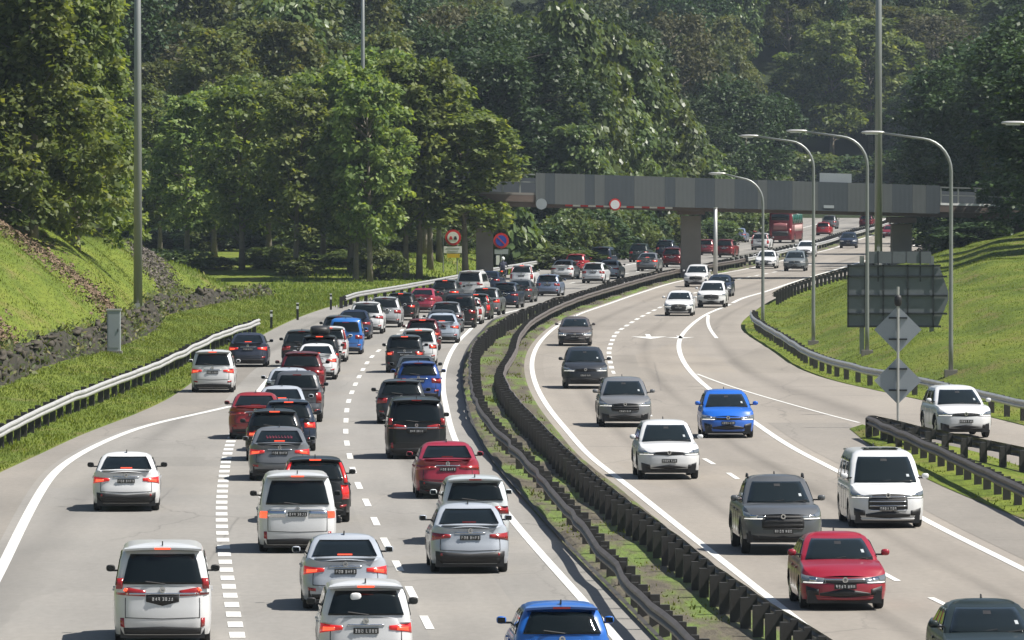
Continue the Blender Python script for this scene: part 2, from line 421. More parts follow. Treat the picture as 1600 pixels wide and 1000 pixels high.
class MB:
    def __init__(self): self.v, self.f = [], []
    def box(self, c, s, rz=0.0, taper=1.0):
        i = len(self.v); cs, sn = math.cos(rz), math.sin(rz)
        for z in (-1, 1):
            k = taper if z > 0 else 1.0
            for x, y in ((-1, -1), (1, -1), (1, 1), (-1, 1)):
                px, py = x * s[0] / 2 * k, y * s[1] / 2 * k
                self.v.append((c[0] + px * cs - py * sn, c[1] + px * sn + py * cs, c[2] + z * s[2] / 2))
        self.f += [(i, i+3, i+2, i+1), (i+4, i+5, i+6, i+7)] + [(i+k, i+(k+1) % 4, i+4+(k+1) % 4, i+4+k) for k in range(4)]
        return self
    def tube(self, pts, radii, n=10, cap=True):
        pts = [Vector(p) for p in pts]
        i0 = len(self.v)
        up = Vector((0.13, 0.21, 1)).normalized()
        for k, p in enumerate(pts):
            d = (pts[min(k+1, len(pts)-1)] - pts[max(k-1, 0)]).normalized()
            a = d.cross(up)
            if a.length < 0.05: a = d.cross(Vector((1, 0, 0)))
            a.normalize(); b = d.cross(a)
            r = radii[k] if isinstance(radii, (list, tuple)) else radii
            for j in range(n):
                t = 2 * math.pi * j / n
                self.v.append(tuple(p + a * (r * math.cos(t)) + b * (r * math.sin(t))))
        for k in range(len(pts) - 1):
            for j in range(n):
                self.f.append((i0 + k*n + j, i0 + k*n + (j+1) % n, i0 + (k+1)*n + (j+1) % n, i0 + (k+1)*n + j))
        if cap:
            self.f.append(tuple(i0 + j for j in range(n))[::-1])
            self.f.append(tuple(i0 + (len(pts)-1)*n + j for j in range(n)))
        return self
    def disc(self, c, r, th, axis='y', n=24, r0=0.0):
        """flat ring/disc facing -y"""
        i = len(self.v)
        for yy in (-th / 2, th / 2):
            for rr in (r, r0):
                for j in range(n):
                    t = 2 * math.pi * j / n
                    self.v.append((c[0] + rr * math.cos(t), c[1] + yy, c[2] + rr * math.sin(t)))
        for j in range(n):
            k = (j + 1) % n
            self.f.append((i+j, i+k, i+n+k, i+n+j))
            self.f.append((i+2*n+k, i+2*n+j, i+3*n+j, i+3*n+k))
            self.f.append((i+k, i+j, i+2*n+j, i+2*n+k))
        return self
    def poly(self, pts, th, n=(0, 1, 0)):
        """flat polygon of 3-D points with thickness along n"""
        i = len(self.v); k = len(pts); nv = Vector(n) * th
        self.v += [tuple(p) for p in pts] + [tuple(Vector(p) + nv) for p in pts]
        self.f += [tuple(range(i, i+k)), tuple(range(i+2*k-1, i+k-1, -1))]
        self.f += [(i+j, i+k+j, i+k+(j+1) % k, i+(j+1) % k) for j in range(k)]
        return self
    def mesh(self, name, mat=None, smooth=False):
        return mesh(name, self.v, self.f, mat, smooth)
    def build(self, name, mat, parent=None, loc=(0, 0, 0), rz=0.0, smooth=False):
        return link(name, self.mesh(name, mat, smooth), parent, None, loc, rz)

def sstep(x, a, b):
    t = np.clip((np.asarray(x, float) - a) / (b - a), 0, 1)
    return t * t * (3 - 2 * t)

# ------------------------------------------------------------------ terrain
def height(x, y):
    x = np.asarray(x, float); y = np.asarray(y, float)
    h = np.full(np.broadcast(x, y).shape, -0.03)
    # left cutting behind the masonry wall
    d = C_W.arr(y) - x
    fade = 1 - sstep(y, 440, 512)
    ht = 1.35 * sstep(d, 0.05, 0.7) + 7.2 * (1 - np.exp(-np.maximum(0, d - 0.7) * 0.135))
    ht = ht * (1 + 0.07 * np.sin(y * 0.11) + 0.05 * np.sin(y * 0.31 + x))
    h = h + ht * fade
    h = h + 0.35 * sstep(C_LG.arr(y) - 3.0 - x, 0, 4) * (1 - sstep(y, 470, 540)) * (d < 0.05)
    # low bank near the left bridge pier
    h = h + 1.25 * sstep(C_LG.arr(y) - 2.5 - x, 0, 6) * sstep(y, 540, 590)
    # right cutting
    dr = x - C_R.arr(y)
    hr = 6.2 * (1 - np.exp(-np.maximum(0, dr - 2.2) * 0.062)) * (1 + 0.05 * np.sin(y * 0.09 + x * 0.3))
    h = h + hr + 0.10 * np.sin(dr * 1.5 + 0.4 * np.sin(y * .05)) * sstep(dr, 3, 6) * (1 - sstep(dr, 20, 26))
    # wooded valley sides
    dl = C_LG.arr(y) - 16 - x
    h = h + np.minimum(45, 0.22 * np.maximum(0, dl)) * sstep(y, 640, 860)
    h = h + np.minimum(45, 0.24 * np.maximum(0, dr - 26)) * sstep(y, 560, 760)
    h = h + np.minimum(95, 0.26 * np.maximum(0, y - 1090))
    h = h + 0.9 * np.sin(x * 0.06 + 1.3) * np.sin(y * 0.045) * sstep(y, 700, 900) * (np.abs(x - C_D.arr(y)) > 40)
    return h
def H(x, y): return float(height(np.array([x]), np.array([y]))[0])

def build_ground():
    xs = np.concatenate([np.arange(-700, -60, 40), np.arange(-60, -30, 3), np.arange(-30, -12, 0.35), np.arange(-12, 10, 1.5),
                         np.arange(10, 60, 0.9), np.arange(60, 140, 6), np.arange(140, 760, 40)])
    ys = np.concatenate([np.arange(-100, 110, 30), np.arange(110, 640, 3.0), np.arange(640, 1200, 8), np.arange(1200, 1720, 40)])
    X, Y = np.meshgrid(xs, ys)
    Z = height(X, Y)
    nx, ny = len(xs), len(ys)
    v = np.stack([X.ravel(), Y.ravel(), Z.ravel()], 1)
    i = np.arange(ny - 1)[:, None] * nx + np.arange(nx - 1)[None, :]
    f = np.stack([i, i + 1, i + nx + 1, i + nx], -1).reshape(-1, 4)
    me = bpy.data.meshes.new('ground')
    me.from_pydata(v.tolist(), [], f.tolist())
    me.materials.append(M['ground'])
    me.polygons.foreach_set('use_smooth', [True] * len(me.polygons))
    tag(link('ground', me), kind='structure')
build_ground()

# ------------------------------------------------------------------ roads
def ribbon(name, curves, us, y0, y1, z, mat, step=4.0, kind='structure', parent=None):
    ys = np.arange(y0, y1 + step, step)
    v, f, uv = [], [], []
    k = len(curves)
    for y in ys:
        for c, u in zip(curves, us):
            v.append((c(y) if callable(c) else c, y, z)); uv.append((u, y))
    for r in range(len(ys) - 1):
        for j in range(k - 1):
            a = r * k + j
            f.append((a, a + 1, a + k + 1, a + k))
    me = mesh(name, v, f, mat)
    lay = me.uv_layers.new(name='lane')
    for lp in me.loops: lay.data[lp.index].uv = uv[lp.vertex_index]
    o = link(name, me, parent)
    if kind: tag(o, kind=kind)
    return o
off = lambda c, d: (lambda y: c(y) + d)
road_l = ribbon('road_outbound', [C_LG, C_B, C_C, C_D, off(C_D, 0.75)], [0.0, 1.0, 2.0, 3.0, 3.2], 100, 1100, 0.0, M['road_l'])
road_r = ribbon('road_inbound', [off(C_E, -0.35), C_E, C_F, C_G, C_R], [-0.1, 0.0, 1.0, 2.0, 3.0], 100, 1100, 0.0, M['road_r'])
shl = ribbon('shoulder_outbound', [lambda y: C_LG(y), lambda y: max(C_LG(y) + 0.02, min(C_A(y) - 0.35, C_B(y) - 1.0))], [0.0, 0.02], 100, 330, 0.004, M['road_s'])
shr = ribbon('shoulder_inbound', [off(C_G, 0.45), lambda y: min(C_R(y), C_IM(y) + .2)], [0.0, 0.02], 100, 262, 0.004, M['road_s'])
med = ribbon('median_ground', [off(C_D, 0.74), off(C_D, 0.95), lambda y: 0.5 * (C_D(y) + C_E(y)), off(C_E, -0.45), off(C_E, -0.34)], [0, .1, .5, .9, 1], 100, 1100, 0.012, M['median'])
for k, vv in enumerate(med.data.vertices):
    if k % 5 in (1, 2, 3): vv.co.z = 0.07 + 0.05 * math.sin(vv.co.y * 0.7 + k)
# median kerb channel, dark gutter
kb = ribbon('gutter', [off(C_D, 0.70), off(C_D, 0.80)], [0, .1], 100, 620, 0.10, M['post'])
for vv in list(kb.data.vertices): pass
isl = ribbon('gore_ground', [C_IM, lambda y: C_IM(y) + 0.02 + 0.5 * max(0, C_IR(y) - C_IM(y)), lambda y: C_IM(y) + 0.04 + max(0.0, C_IR(y) - C_IM(y))], [0, .5, 1], 120, 258, 0.02, M['ground'], step=3)
for k, vv in enumerate(isl.data.vertices):
    if k % 3 == 1: vv.co.z = 0.16

def line_piece(name, cur, y0, y1, w, parent, z=0.009, step=3.0):
    n = max(2, int((y1 - y0) / step) + 1)
    v, f = [], []
    for q in np.linspace(y0, y1, n):
        x = cur(q)
        v += [(x - w / 2, q, z), (x + w / 2, q, z)]
    for k in range(n - 1): f.append((2*k, 2*k+1, 2*k+3, 2*k+2))
    return link(name, mesh(name, v, f, M['line']), parent)
line_piece('edge_line', C_D, 102, 1080, 0.20, road_l)
line_piece('edge_line', C_A, 102, 281, 0.26, road_l)
line_piece('edge_line', C_B, 278, 1080, 0.20, road_l)
for y in np.arange(104, 262, 3.3): line_piece('continuity_dash', C_B, y, y + 1.75, 0.30, road_l)
for y in np.arange(108, 640, 10.4): line_piece('lane_dash', C_C, y, y + 4.3, 0.17, road_l)
line_piece('edge_line', C_E, 102, 1080, 0.20, road_r)
line_piece('edge_line', C_G, 102, 470, 0.22, road_r)
line_piece('edge_line', C_G, 474, 1080, 0.26, road_r)
for y in np.arange(104, 330, 10.4): line_piece('lane_dash', C_F, y, y + 4.2, 0.15, road_r)
for y in np.arange(330, 640, 8.0): line_piece('lane_dash', C_F, y, y + 4.0, 0.22, road_r)
C_RL = Curve([gp(u, v) for u, v in [(1083,582),(1130,600),(1180,616),(1240,633),(1300,650),(1348,662)]])
line_piece('ramp_line', C_RL, 264, 322, 0.11, road_r)
C_FK = Curve([gp(u, v) for u, v in [(1107,490),(1106,505),(1111,517),(1121,530)]])
line_piece('fork_line', C_FK, 384, 438, 0.18, road_r)
for (u, v, w, ln) in ((1014, 526, 0.9, 5.0), (1062, 527, 0.75, 3.0)):
    x, y = gp(u, v)
    link('road_arrow', mesh('road_arrow', [(x - w, y, .009), (x, y - ln, .009), (x + w, y, .009), (x + .12, y - .3, .009), (x + .12, y + ln, .009), (x - .12, y + ln, .009), (x - .12, y - .3, .009)],
         [(0, 1, 2, 3, 6), (6, 3, 4, 5)], M['line']), road_r)

# ------------------------------------------------------------------ guard rails
WPROF = [(0.00, 0.44), (0.02, 0.46), (0.075, 0.50), (0.075, 0.545), (0.015, 0.585), (0.015, 0.61), (0.075, 0.65), (0.075, 0.695), (0.02, 0.735), (0.0, 0.75)]
POST_ME = MB().box((0, 0, 0.33), (0.20, 0.17, 0.80)).mesh('post', M['post'])
BLOCK_ME = MB().box((0, 0, 0.60), (0.14, 0.15, 0.30)).mesh('spacer', M['post'])
def guardrail(label, cur, y0, y1, side, mat, pitch=4.0, wob=0.0, group=None, sub=2, zf=None, zs=1.0):
    """side +1: beam faces +x, posts behind it"""
    base = (cur(y0), y0, 0.0)
    t = empty('guard_rail', base)
    tag(t, label, 'guard rail', group)
    n = max(1, int(round((y1 - y0) / pitch)))
    ys = np.linspace(y0, y1, n + 1)
    rr = random.Random(len(label) + int(y0))
    dx = [rr.gauss(0, wob) for _ in ys]; dz = [rr.gauss(0, wob * 0.7) for _ in ys]
    zz = (lambda y: zf(cur(y), y)) if zf else (lambda y: 0.0)
    for k in range(n):
        v, f = [], []
        P = len(WPROF)
        m = sub + 1
        for j in range(m):
            s = j / sub
            e = 1.0 if k < n - 1 else 1.0
            y = ys[k] + (ys[k+1] - ys[k]) * s
            y2 = y + (0.12 if j == sub else 0.0)
            ox = dx[k] * (1 - s) + dx[k+1] * s; oz = dz[k] * (1 - s) + dz[k+1] * s
            lap = 0.004 * (1 if j == sub else 0)
            a = math.cos(math.atan(cur(y + 1) - cur(y - 1)) / 2)
            for (px, pz) in WPROF:
                v.append((cur(y2) + ox + side * (px + lap) - base[0], y2 - base[1], pz * zs + oz + zz(y)))
        for j in range(m - 1):
            for q in range(P - 1):
                a = j * P + q
                f.append((a, a + 1, a + P + 1, a + P))
        link('beam_panel', mesh('beam_panel', v, f, mat), t)
    for k, y in enumerate(ys):
        an = math.atan2(cur(y + 1) - cur(y - 1), 2.0)
        link('post', POST_ME, t, None, (cur(y) - side * 0.24 - base[0] + dx[k], y - base[1], zz(y) - 0.04), -an, (1, 1, zs * (1.08 if zs > 1 else 1)))
        link('spacer', BLOCK_ME, t, None, (cur(y) - side * 0.085 - base[0] + dx[k], y - base[1], dz[k] + zz(y)), -an)
    return t
guardrail('battered wavy guard rail along the median beside the outbound lanes', C_MR, 112, 620, -1, M['rail_dark'], pitch=3.4, wob=0.036)
guardrail('dark guard rail on the median beside the inbound lanes, its posts toward the outbound side', C_ER, 112, 620, 1, M['rail_dark'], pitch=2.6, wob=0.012)
guardrail('distant median guard rail past the bridge beside the outbound lanes', C_MR, 624, 1000, -1, M['galv'], pitch=6.0)
guardrail('distant median guard rail past the bridge beside the inbound lanes', C_ER, 624, 1000, 1, M['galv'], pitch=6.0)
C_LR = Curve([gp(u, v, RT) for u, v in [(-420,854),(-200,762),(0,670),(90,626),(165,597),(240,569),(300,541),(350,518),(412,497)]])
guardrail('bright galvanised guard rail on the grass below the masonry wall', C_LR, 190, 392, 1, M['galv_b'], wob=0.02, pitch=3.4, zs=1.05)
C_LF = Curve([gp(u, v, RT) for u, v in [(540,462),(553,457),(628,445),(694,433),(760,420)]] + [(2.6, 614), (7.9, 680), (12.3, 712), (17.1, 771), (20.0, 808), (25.5, 892), (33.8, 1016)])
guardrail('long pale guard rail on the outbound verge in front of the trunks and bridge', C_LF, 458, 1000, 1, M['galv'], pitch=5.0, wob=0.01)
C_RR = off(C_R, 0.55)
guardrail('guard rail at the foot of the grass bank beside the exit ramp', C_RR, 150, 416, -1, M['galv'], wob=0.02)
guardrail('dark guard rail under the tree bank beyond the big direction sign', C_RR, 470, 1000, -1, M['rail_dark'], pitch=5.0)
C_G1 = Curve([gp(u, v, RT) for u, v in [(1353,648),(1380,660),(1440,686),(1520,722),(1600,760),(1760,835)]])
C_G2 = Curve([gp(u, v, RT) for u, v in [(1357,647),(1400,656),(1460,672),(1530,684),(1600,698),(1800,742)]])
guardrail('gore guard rail facing the inbound lanes, running out from the diamond signs', C_G1, 150, 249, -1, M['rail_dark'], pitch=3.0, wob=0.015)
guardrail('gore guard rail facing the exit ramp, behind the diamond signs', C_G2, 170, 249, 1, M['rail_dark'], pitch=3.0, wob=0.01)
xa, xb = C_G1(249.1), C_G2(249.1)
nv = MB()
arc = [(0.5 * (xa + xb) + (0.5 * (xb - xa) + .02) * math.cos(t), 249.1 + 0.45 * math.sin(t)) for t in np.linspace(math.pi, 0, 13)]
vv, ff = [], []
for (x, y) in arc:
    vv += [(x, y, 0.44), (x, y, 0.5), (x, y + .05, 0.55), (x, y, 0.61), (x, y + .05, 0.68), (x, y, 0.75)]
for k in range(len(arc) - 1):
    for q in range(5): ff.append((k*6+q, k*6+q+1, k*6+q+7, k*6+q+6))
o = link('guard_rail_nose', mesh('guard_rail_nose', vv, ff, M['rail_dark'], True))
tag(o, 'rounded end piece joining the two gore guard rails', 'guard rail')

# ------------------------------------------------------------------ vehicles
def interp(tab, x):
    return float(np.interp(x, [t[0] for t in tab], [t[1] for t in tab]))
def cosint(tab, x):
    """interpolation with eased steps"""
    for k in range(len(tab) - 1):
        if x <= tab[k+1][0]:
            a, b = tab[k], tab[k+1]
            s = min(1, max(0, (x - a[0]) / (b[0] - a[0] + 1e-9)))
            return a[1] + (b[1] - a[1]) * s
    return tab[-1][1]

def half_ring(a, b, r, side_step=0.09, nface=9, ncorner=6, nside=None):
    """right half of a rounded rectangle, from rear centre to front centre: (x, y, nx, ny)"""
    out = []
    for x in np.linspace(0, b - r, nface)[:-1]: out.append((x, -a, 0, -1))
    for t in np.linspace(-math.pi / 2, 0, ncorner): out.append((b - r + r * math.cos(t), -a + r + r * math.sin(t), math.cos(t), math.sin(t)))
    n = nside or int((2 * a - 2 * r) / side_step)
    for y in np.linspace(-a + r, a - r, n)[1:-1]: out.append((b, y, 1, 0))
    for t in np.linspace(0, math.pi / 2, ncorner): out.append((b - r + r * math.cos(t), a - r + r * math.sin(t), math.cos(t), math.sin(t)))
    for x in np.linspace(b - r, 0, nface)[1:]: out.append((x, a, 0, 1))
    return out

class Shell:
    """a car body: deformed stack of rounded rectangles"""
    def __init__(s, p):
        s.p = p
        s.a, s.b = p['L'] / 2, p['W'] / 2
        s.r = p.get('r', 0.32)
        s.half = half_ring(s.a, s.b, s.r)
        s.zb0 = p.get('zb', 0.22)
        s.wr = p.get('wheel_r', 0.32)
        s.axles = p['axles']
    def zt(s, y): return interp(s.p['top'], y / s.a)
    def zb(s, x, y):
        z = s.zb0
        if abs(x) > s.b * 0.75:
            R = s.wr + 0.055
            for ya in s.axles:
                d = abs(y - ya)
                if d < R: z = max(z, s.wr + math.sqrt(R * R - d * d))
        return z
    def D(s, x0, y0, z, off=0.0, nx=0, ny=0):
        yn = y0 / s.a
        bow = 1 - (x0 / s.b) ** 2
        wr = max(0.0, min(1.0, (-yn - 0.72) / 0.28)); wf = max(0.0, min(1.0, (yn - 0.72) / 0.28))
        wr, wf = wr * wr * (3 - 2 * wr), wf * wf * (3 - 2 * wf)
        y = y0 + (interp(s.p['rear'], z) + 0.10 * (1 - bow)) * wr - (interp(s.p['front'], z) + 0.20 * (1 - bow)) * wf
        zt = s.zt(y0)
        inset = 0.05 * max(0.0, 1 - max(0.0, zt - z) / 0.14) ** 2
        w = interp(s.p['wid'], z) - inset / s.b
        w *= 1 - 0.06 * wr - 0.09 * wf
        return (x0 * w + nx * off, y + ny * off, z)
    def body(s):
        v, f = [], []
        T = [0, .07, .16, .28, .42, .56, .70, .82, .91, .97, 1.0]
        full = s.half + [(-x, y, -nx, ny) for (x, y, nx, ny) in s.half[-2:0:-1]]
        n = len(full)
        for t in T:
            for (x, y, nx, ny) in full:
                zb = s.zb(x, y); z = zb + t * (s.zt(y) - zb)
                v.append(s.D(x, y, z))
        for k in range(len(T) - 1):
            for j in range(n):
                f.append((k*n + j, k*n + (j+1) % n, (k+1)*n + (j+1) % n, (k+1)*n + j))
        # top surface
        side = [q for q in s.half if q[0] >= s.b - s.r - 1e-6]
        fr = np.linspace(-1, 1, 11)
        i0 = len(v)
        cr = s.p.get('crown', 0.035)
        for (x, y, nx, ny) in side:
            for q in fr:
                p = s.D(x * q, y, s.zt(y))
                pe = s.D(x, y, s.zt(y))
                v.append((pe[0] * q, p[1], s.zt(y) + cr * (1 - q * q)))
        m = len(fr)
        for k in range(len(side) - 1):
            for q in range(m - 1):
                a = i0 + k*m + q
                f.append((a, a + 1, a + m + 1, a + m))
        return mesh('body', v, f, None, True)
    def at(s, d, z, end, sx, off=0.008):
        """point at arc length d from the end centre (end -1 rear, +1 front), side sx, height z"""
        r, b, a = s.r, s.b, s.a
        if d <= b - r: x, y, nx, ny = d, -a, 0, -1
        elif d <= b - r + r * math.pi / 2:
            t = (d - (b - r)) / r - math.pi / 2
            x, y, nx, ny = b - r + r * math.cos(t), -a + r + r * math.sin(t), math.cos(t), math.sin(t)
        else: x, y, nx, ny = b, -a + r + (d - (b - r) - r * math.pi / 2), 1, 0
        if end > 0: y, ny = -y, -ny
        z = min(z, s.zt(y) - 0.002)
        return s.D(x * sx, y, z, off, nx * sx, ny)
    def patch(s, name, end, d0, d1, zl0, zh0, zl1, zh1, sx=1, off=0.010, nu=9, nv=3, both=False):
        """panel on the body: from arc d0 (z zl0..zh0) to d1 (z zl1..zh1); both: mirrored span through the centre"""
        v, f = [], []
        us = np.linspace(-1, 1, 2 * nu - 1) if both else np.linspace(0, 1, nu)
        for u in us:
            d = d1 * abs(u) if both else d0 + (d1 - d0) * u
            q = abs(u)
            for w in np.linspace(0, 1, nv):
                z = (zl0 + (zl1 - zl0) * q) * (1 - w) + (zh0 + (zh1 - zh0) * q) * w
                v.append(s.at(d, z, end, (1 if u >= 0 else -1) if both else sx, off))
        return skirt(name, v, len(us), nv)

def skirt(name, v, n, m, depth=0.03):
    """grid panel n x m with a rim sunk behind it"""
    f = [(a, a + 1, a + m + 1, a + m) for k in range(n - 1) for a in [k * m + q for q in range(m - 1)]]
    edge = [k * m for k in range(n)] + [(n-1) * m + q for q in range(1, m)] + [k * m + m - 1 for k in range(n - 2, -1, -1)] + [q for q in range(m - 2, 0, -1)]
    P = np.array(v)
    c = P.mean(0)
    nrm = np.cross(P[(n // 2) * m + m - 1] - P[(n // 2) * m], P[(n-1) * m + m // 2] - P[m // 2])
    nl = np.linalg.norm(nrm) + 1e-9
    nrm = nrm / nl
    if abs(nrm[1]) > 0.5:
        if nrm[1] * c[1] < 0: nrm = -nrm
    elif nrm[0] * c[0] < 0: nrm = -nrm
    i = len(v)
    v = list(v) + [tuple(P[e] - nrm * depth) for e in edge]
    L = len(edge)
    f += [(edge[k], edge[(k+1) % L], i + (k+1) % L, i + k) for k in range(L)]
    me = mesh(name, v, f, None, True)
    try:
        me.shade_flat() if n * m < 9 else None
    except Exception: pass
    return me

class Cabin:
    def __init__(s, p):
        s.p = p; s.lv = p['cabin']; s.rc = p.get('rc', 0.17)
    def par(s, z):
        zz = [q[0] for q in s.lv]
        return tuple(float(np.interp(z, zz, [q[k] for q in s.lv])) for k in (1, 2, 3))
    def pt(s, x0, y0, z, off=0, nx=0, ny=0):
        """x0 in -1..1 of half width, y0 in 0..1 of length"""
        yr, yf, hw = s.par(z)
        x = x0 * hw; y = yr + (yf - yr) * y0
        bow = 1 - x0 * x0
        if y0 < 0.15: y += 0.10 * (1 - bow) * (1 - y0 / 0.15)
        if y0 > 0.85: y -= 0.16 * (1 - bow) * (y0 - 0.85) / 0.15
        return (x + nx * off, y + ny * off, z)
    def shell(s):
        zs = sorted(set([q[0] for q in s.lv] + list(np.linspace(s.lv[0][0], s.lv[-1][0], 7))))
        v, f = [], []
        n = None
        for k, z in enumerate(zs):
            yr, yf, hw = s.par(z)
            a = (yf - yr) / 2
            h = half_ring(a, hw, min(s.rc, hw * .45, a * .45), nside=9, nface=6, ncorner=5)
            full = h + [(-x, y, 0, 0) for (x, y, _, _) in h[-2:0:-1]]
            n = len(full)
            for (x, y, _, _) in full: v.append(s.pt(x / hw, (y + a) / (2 * a), z))
        for k in range(len(zs) - 1):
            for j in range(n):
                f.append((k*n + j, k*n + (j+1) % n, (k+1)*n + (j+1) % n, (k+1)*n + j))
        # roof: shrinking rings
        last = [v[(len(zs) - 1) * n + j] for j in range(n)]
        cx = (0, sum(q[1] for q in last) / n)
        prev = (len(zs) - 1) * n
        for sc, dz in ((0.94, 0.022), (0.80, 0.042), (0.5, 0.062), (0.2, 0.07)):
            i = len(v)
            for q in last: v.append((q[0] * sc, cx[1] + (q[1] - cx[1]) * (1 - (1 - sc) * 0.95), q[2] + dz))
            for j in range(n): f.append((prev + j, prev + (j+1) % n, i + (j+1) % n, i + j))
            prev = i
        f.append(tuple(prev + j for j in range(n)))
        return mesh('cabin_shell', v, f, None, True)
    def side(s, name, sx, f0, f1, z0, z1, fz=None, n=8, m=10, off=0.018):
        f0, f1 = max(f0, .11), min(f1, .85)
        v = []
        for u in np.linspace(0, 1, n):
            for w in np.linspace(0, 1, m):
                z = z0 + (z1 - z0) * w
                g = f0 + (f1 - f0) * u
                yr, yf, hw = s.par(z)
                a = (yf - yr) / 2
                rc = min(s.rc, hw * .45, a * .45)
                dy = min(g, 1 - g) * 2 * a
                x0 = 1.0 if dy >= rc else (hw - rc + math.sqrt(max(0, rc * rc - (rc - dy) ** 2))) / hw
                p = s.pt(sx * x0, g, z, off, sx, 0)
                v.append(p)
        return skirt(name, v, n, m, 0.02)
    def end(s, name, end, k0, k1, z0, z1, n=11, m=14, off=0.024):
        v = []
        for u in np.linspace(-1, 1, n):
            for w in np.linspace(0, 1, m):
                z = z0 + (z1 - z0) * w
                k = k0 + (k1 - k0) * w
                v.append(s.pt(u * k, 0.0 if end < 0 else 1.0, z, off, 0, end))
        return skirt(name, v, n, m, 0.02)

def tyre_mesh(r, w):
    prof = [(r * 0.62, -w / 2 * .9), (r * 0.9, -w / 2), (r * 0.985, -w / 2 * .8), (r, 0), (r * 0.985, w / 2 * .8), (r * 0.9, w / 2), (r * 0.62, w / 2 * .9)]
    n = 22; v, f = [], []
    for (rr, x) in prof:
        for j in range(n):
            t = 2 * math.pi * j / n
            v.append((x, rr * math.cos(t), rr * math.sin(t)))
    for k in range(len(prof) - 1):
        for j in range(n): f.append((k*n + j, k*n + (j+1) % n, (k+1)*n + (j+1) % n, (k+1)*n + j))
    f.append(tuple(range(n))); f.append(tuple((len(prof)-1)*n + j for j in range(n))[::-1])
    return mesh('tyre', v, f, M['rubber'], True)
def rim_mesh(r, w):
    m = MB()
    for sx in (-1, 1):
        n = 20; x = sx * (w / 2 * 0.93)
        i = len(m.v)
        for rr, xx in ((r * .64, x), (r * .56, x + sx * .004)):
            for j in range(n):
                t = 2 * math.pi * j / n
                m.v.append((xx, rr * math.cos(t), rr * math.sin(t)))
        for j in range(n): m.f.append((i + j, i + (j+1) % n, i + n + (j+1) % n, i + n + j))
        for k in range(5):
            t = 2 * math.pi * k / 5
            a = Vector((0, math.cos(t), math.sin(t))); b = Vector((0, -math.sin(t), math.cos(t)))
            i = len(m.v)
            for (rr, ww) in ((0.05, .035), (r * .6, .05)):
                for sg in (-1, 1): m.v.append(tuple(Vector((x + sx * .008, 0, 0)) + a * rr + b * ww * sg))
            m.f.append((i, i+1, i+3, i+2))
        i = len(m.v)
        for j in range(8):
            t = 2 * math.pi * j / 8
            m.v.append((x + sx * .012, .06 * math.cos(t), .06 * math.sin(t)))
        m.f.append(tuple(range(i, i + 8)))
    return m.mesh('rim', M['rim'])

def blob(name, c, s, n=10, m=6, e=0.7, mat=None):
    """superellipsoid"""
    v, f = [], []
    sg = lambda q, k: math.copysign(abs(q) ** k, q)
    for i in range(m + 1):
        ph = -math.pi / 2 + math.pi * i / m
        for j in range(n):
            th = 2 * math.pi * j / n
            v.append((c[0] + s[0] * sg(math.cos(ph), e) * sg(math.cos(th), e), c[1] + s[1] * sg(math.cos(ph), e) * sg(math.sin(th), e), c[2] + s[2] * sg(math.sin(ph), e)))
    for i in range(m):
        for j in range(n): f.append((i*n + j, i*n + (j+1) % n, (i+1)*n + (j+1) % n, (i+1)*n + j))
    return mesh(name, v, f, mat, True)

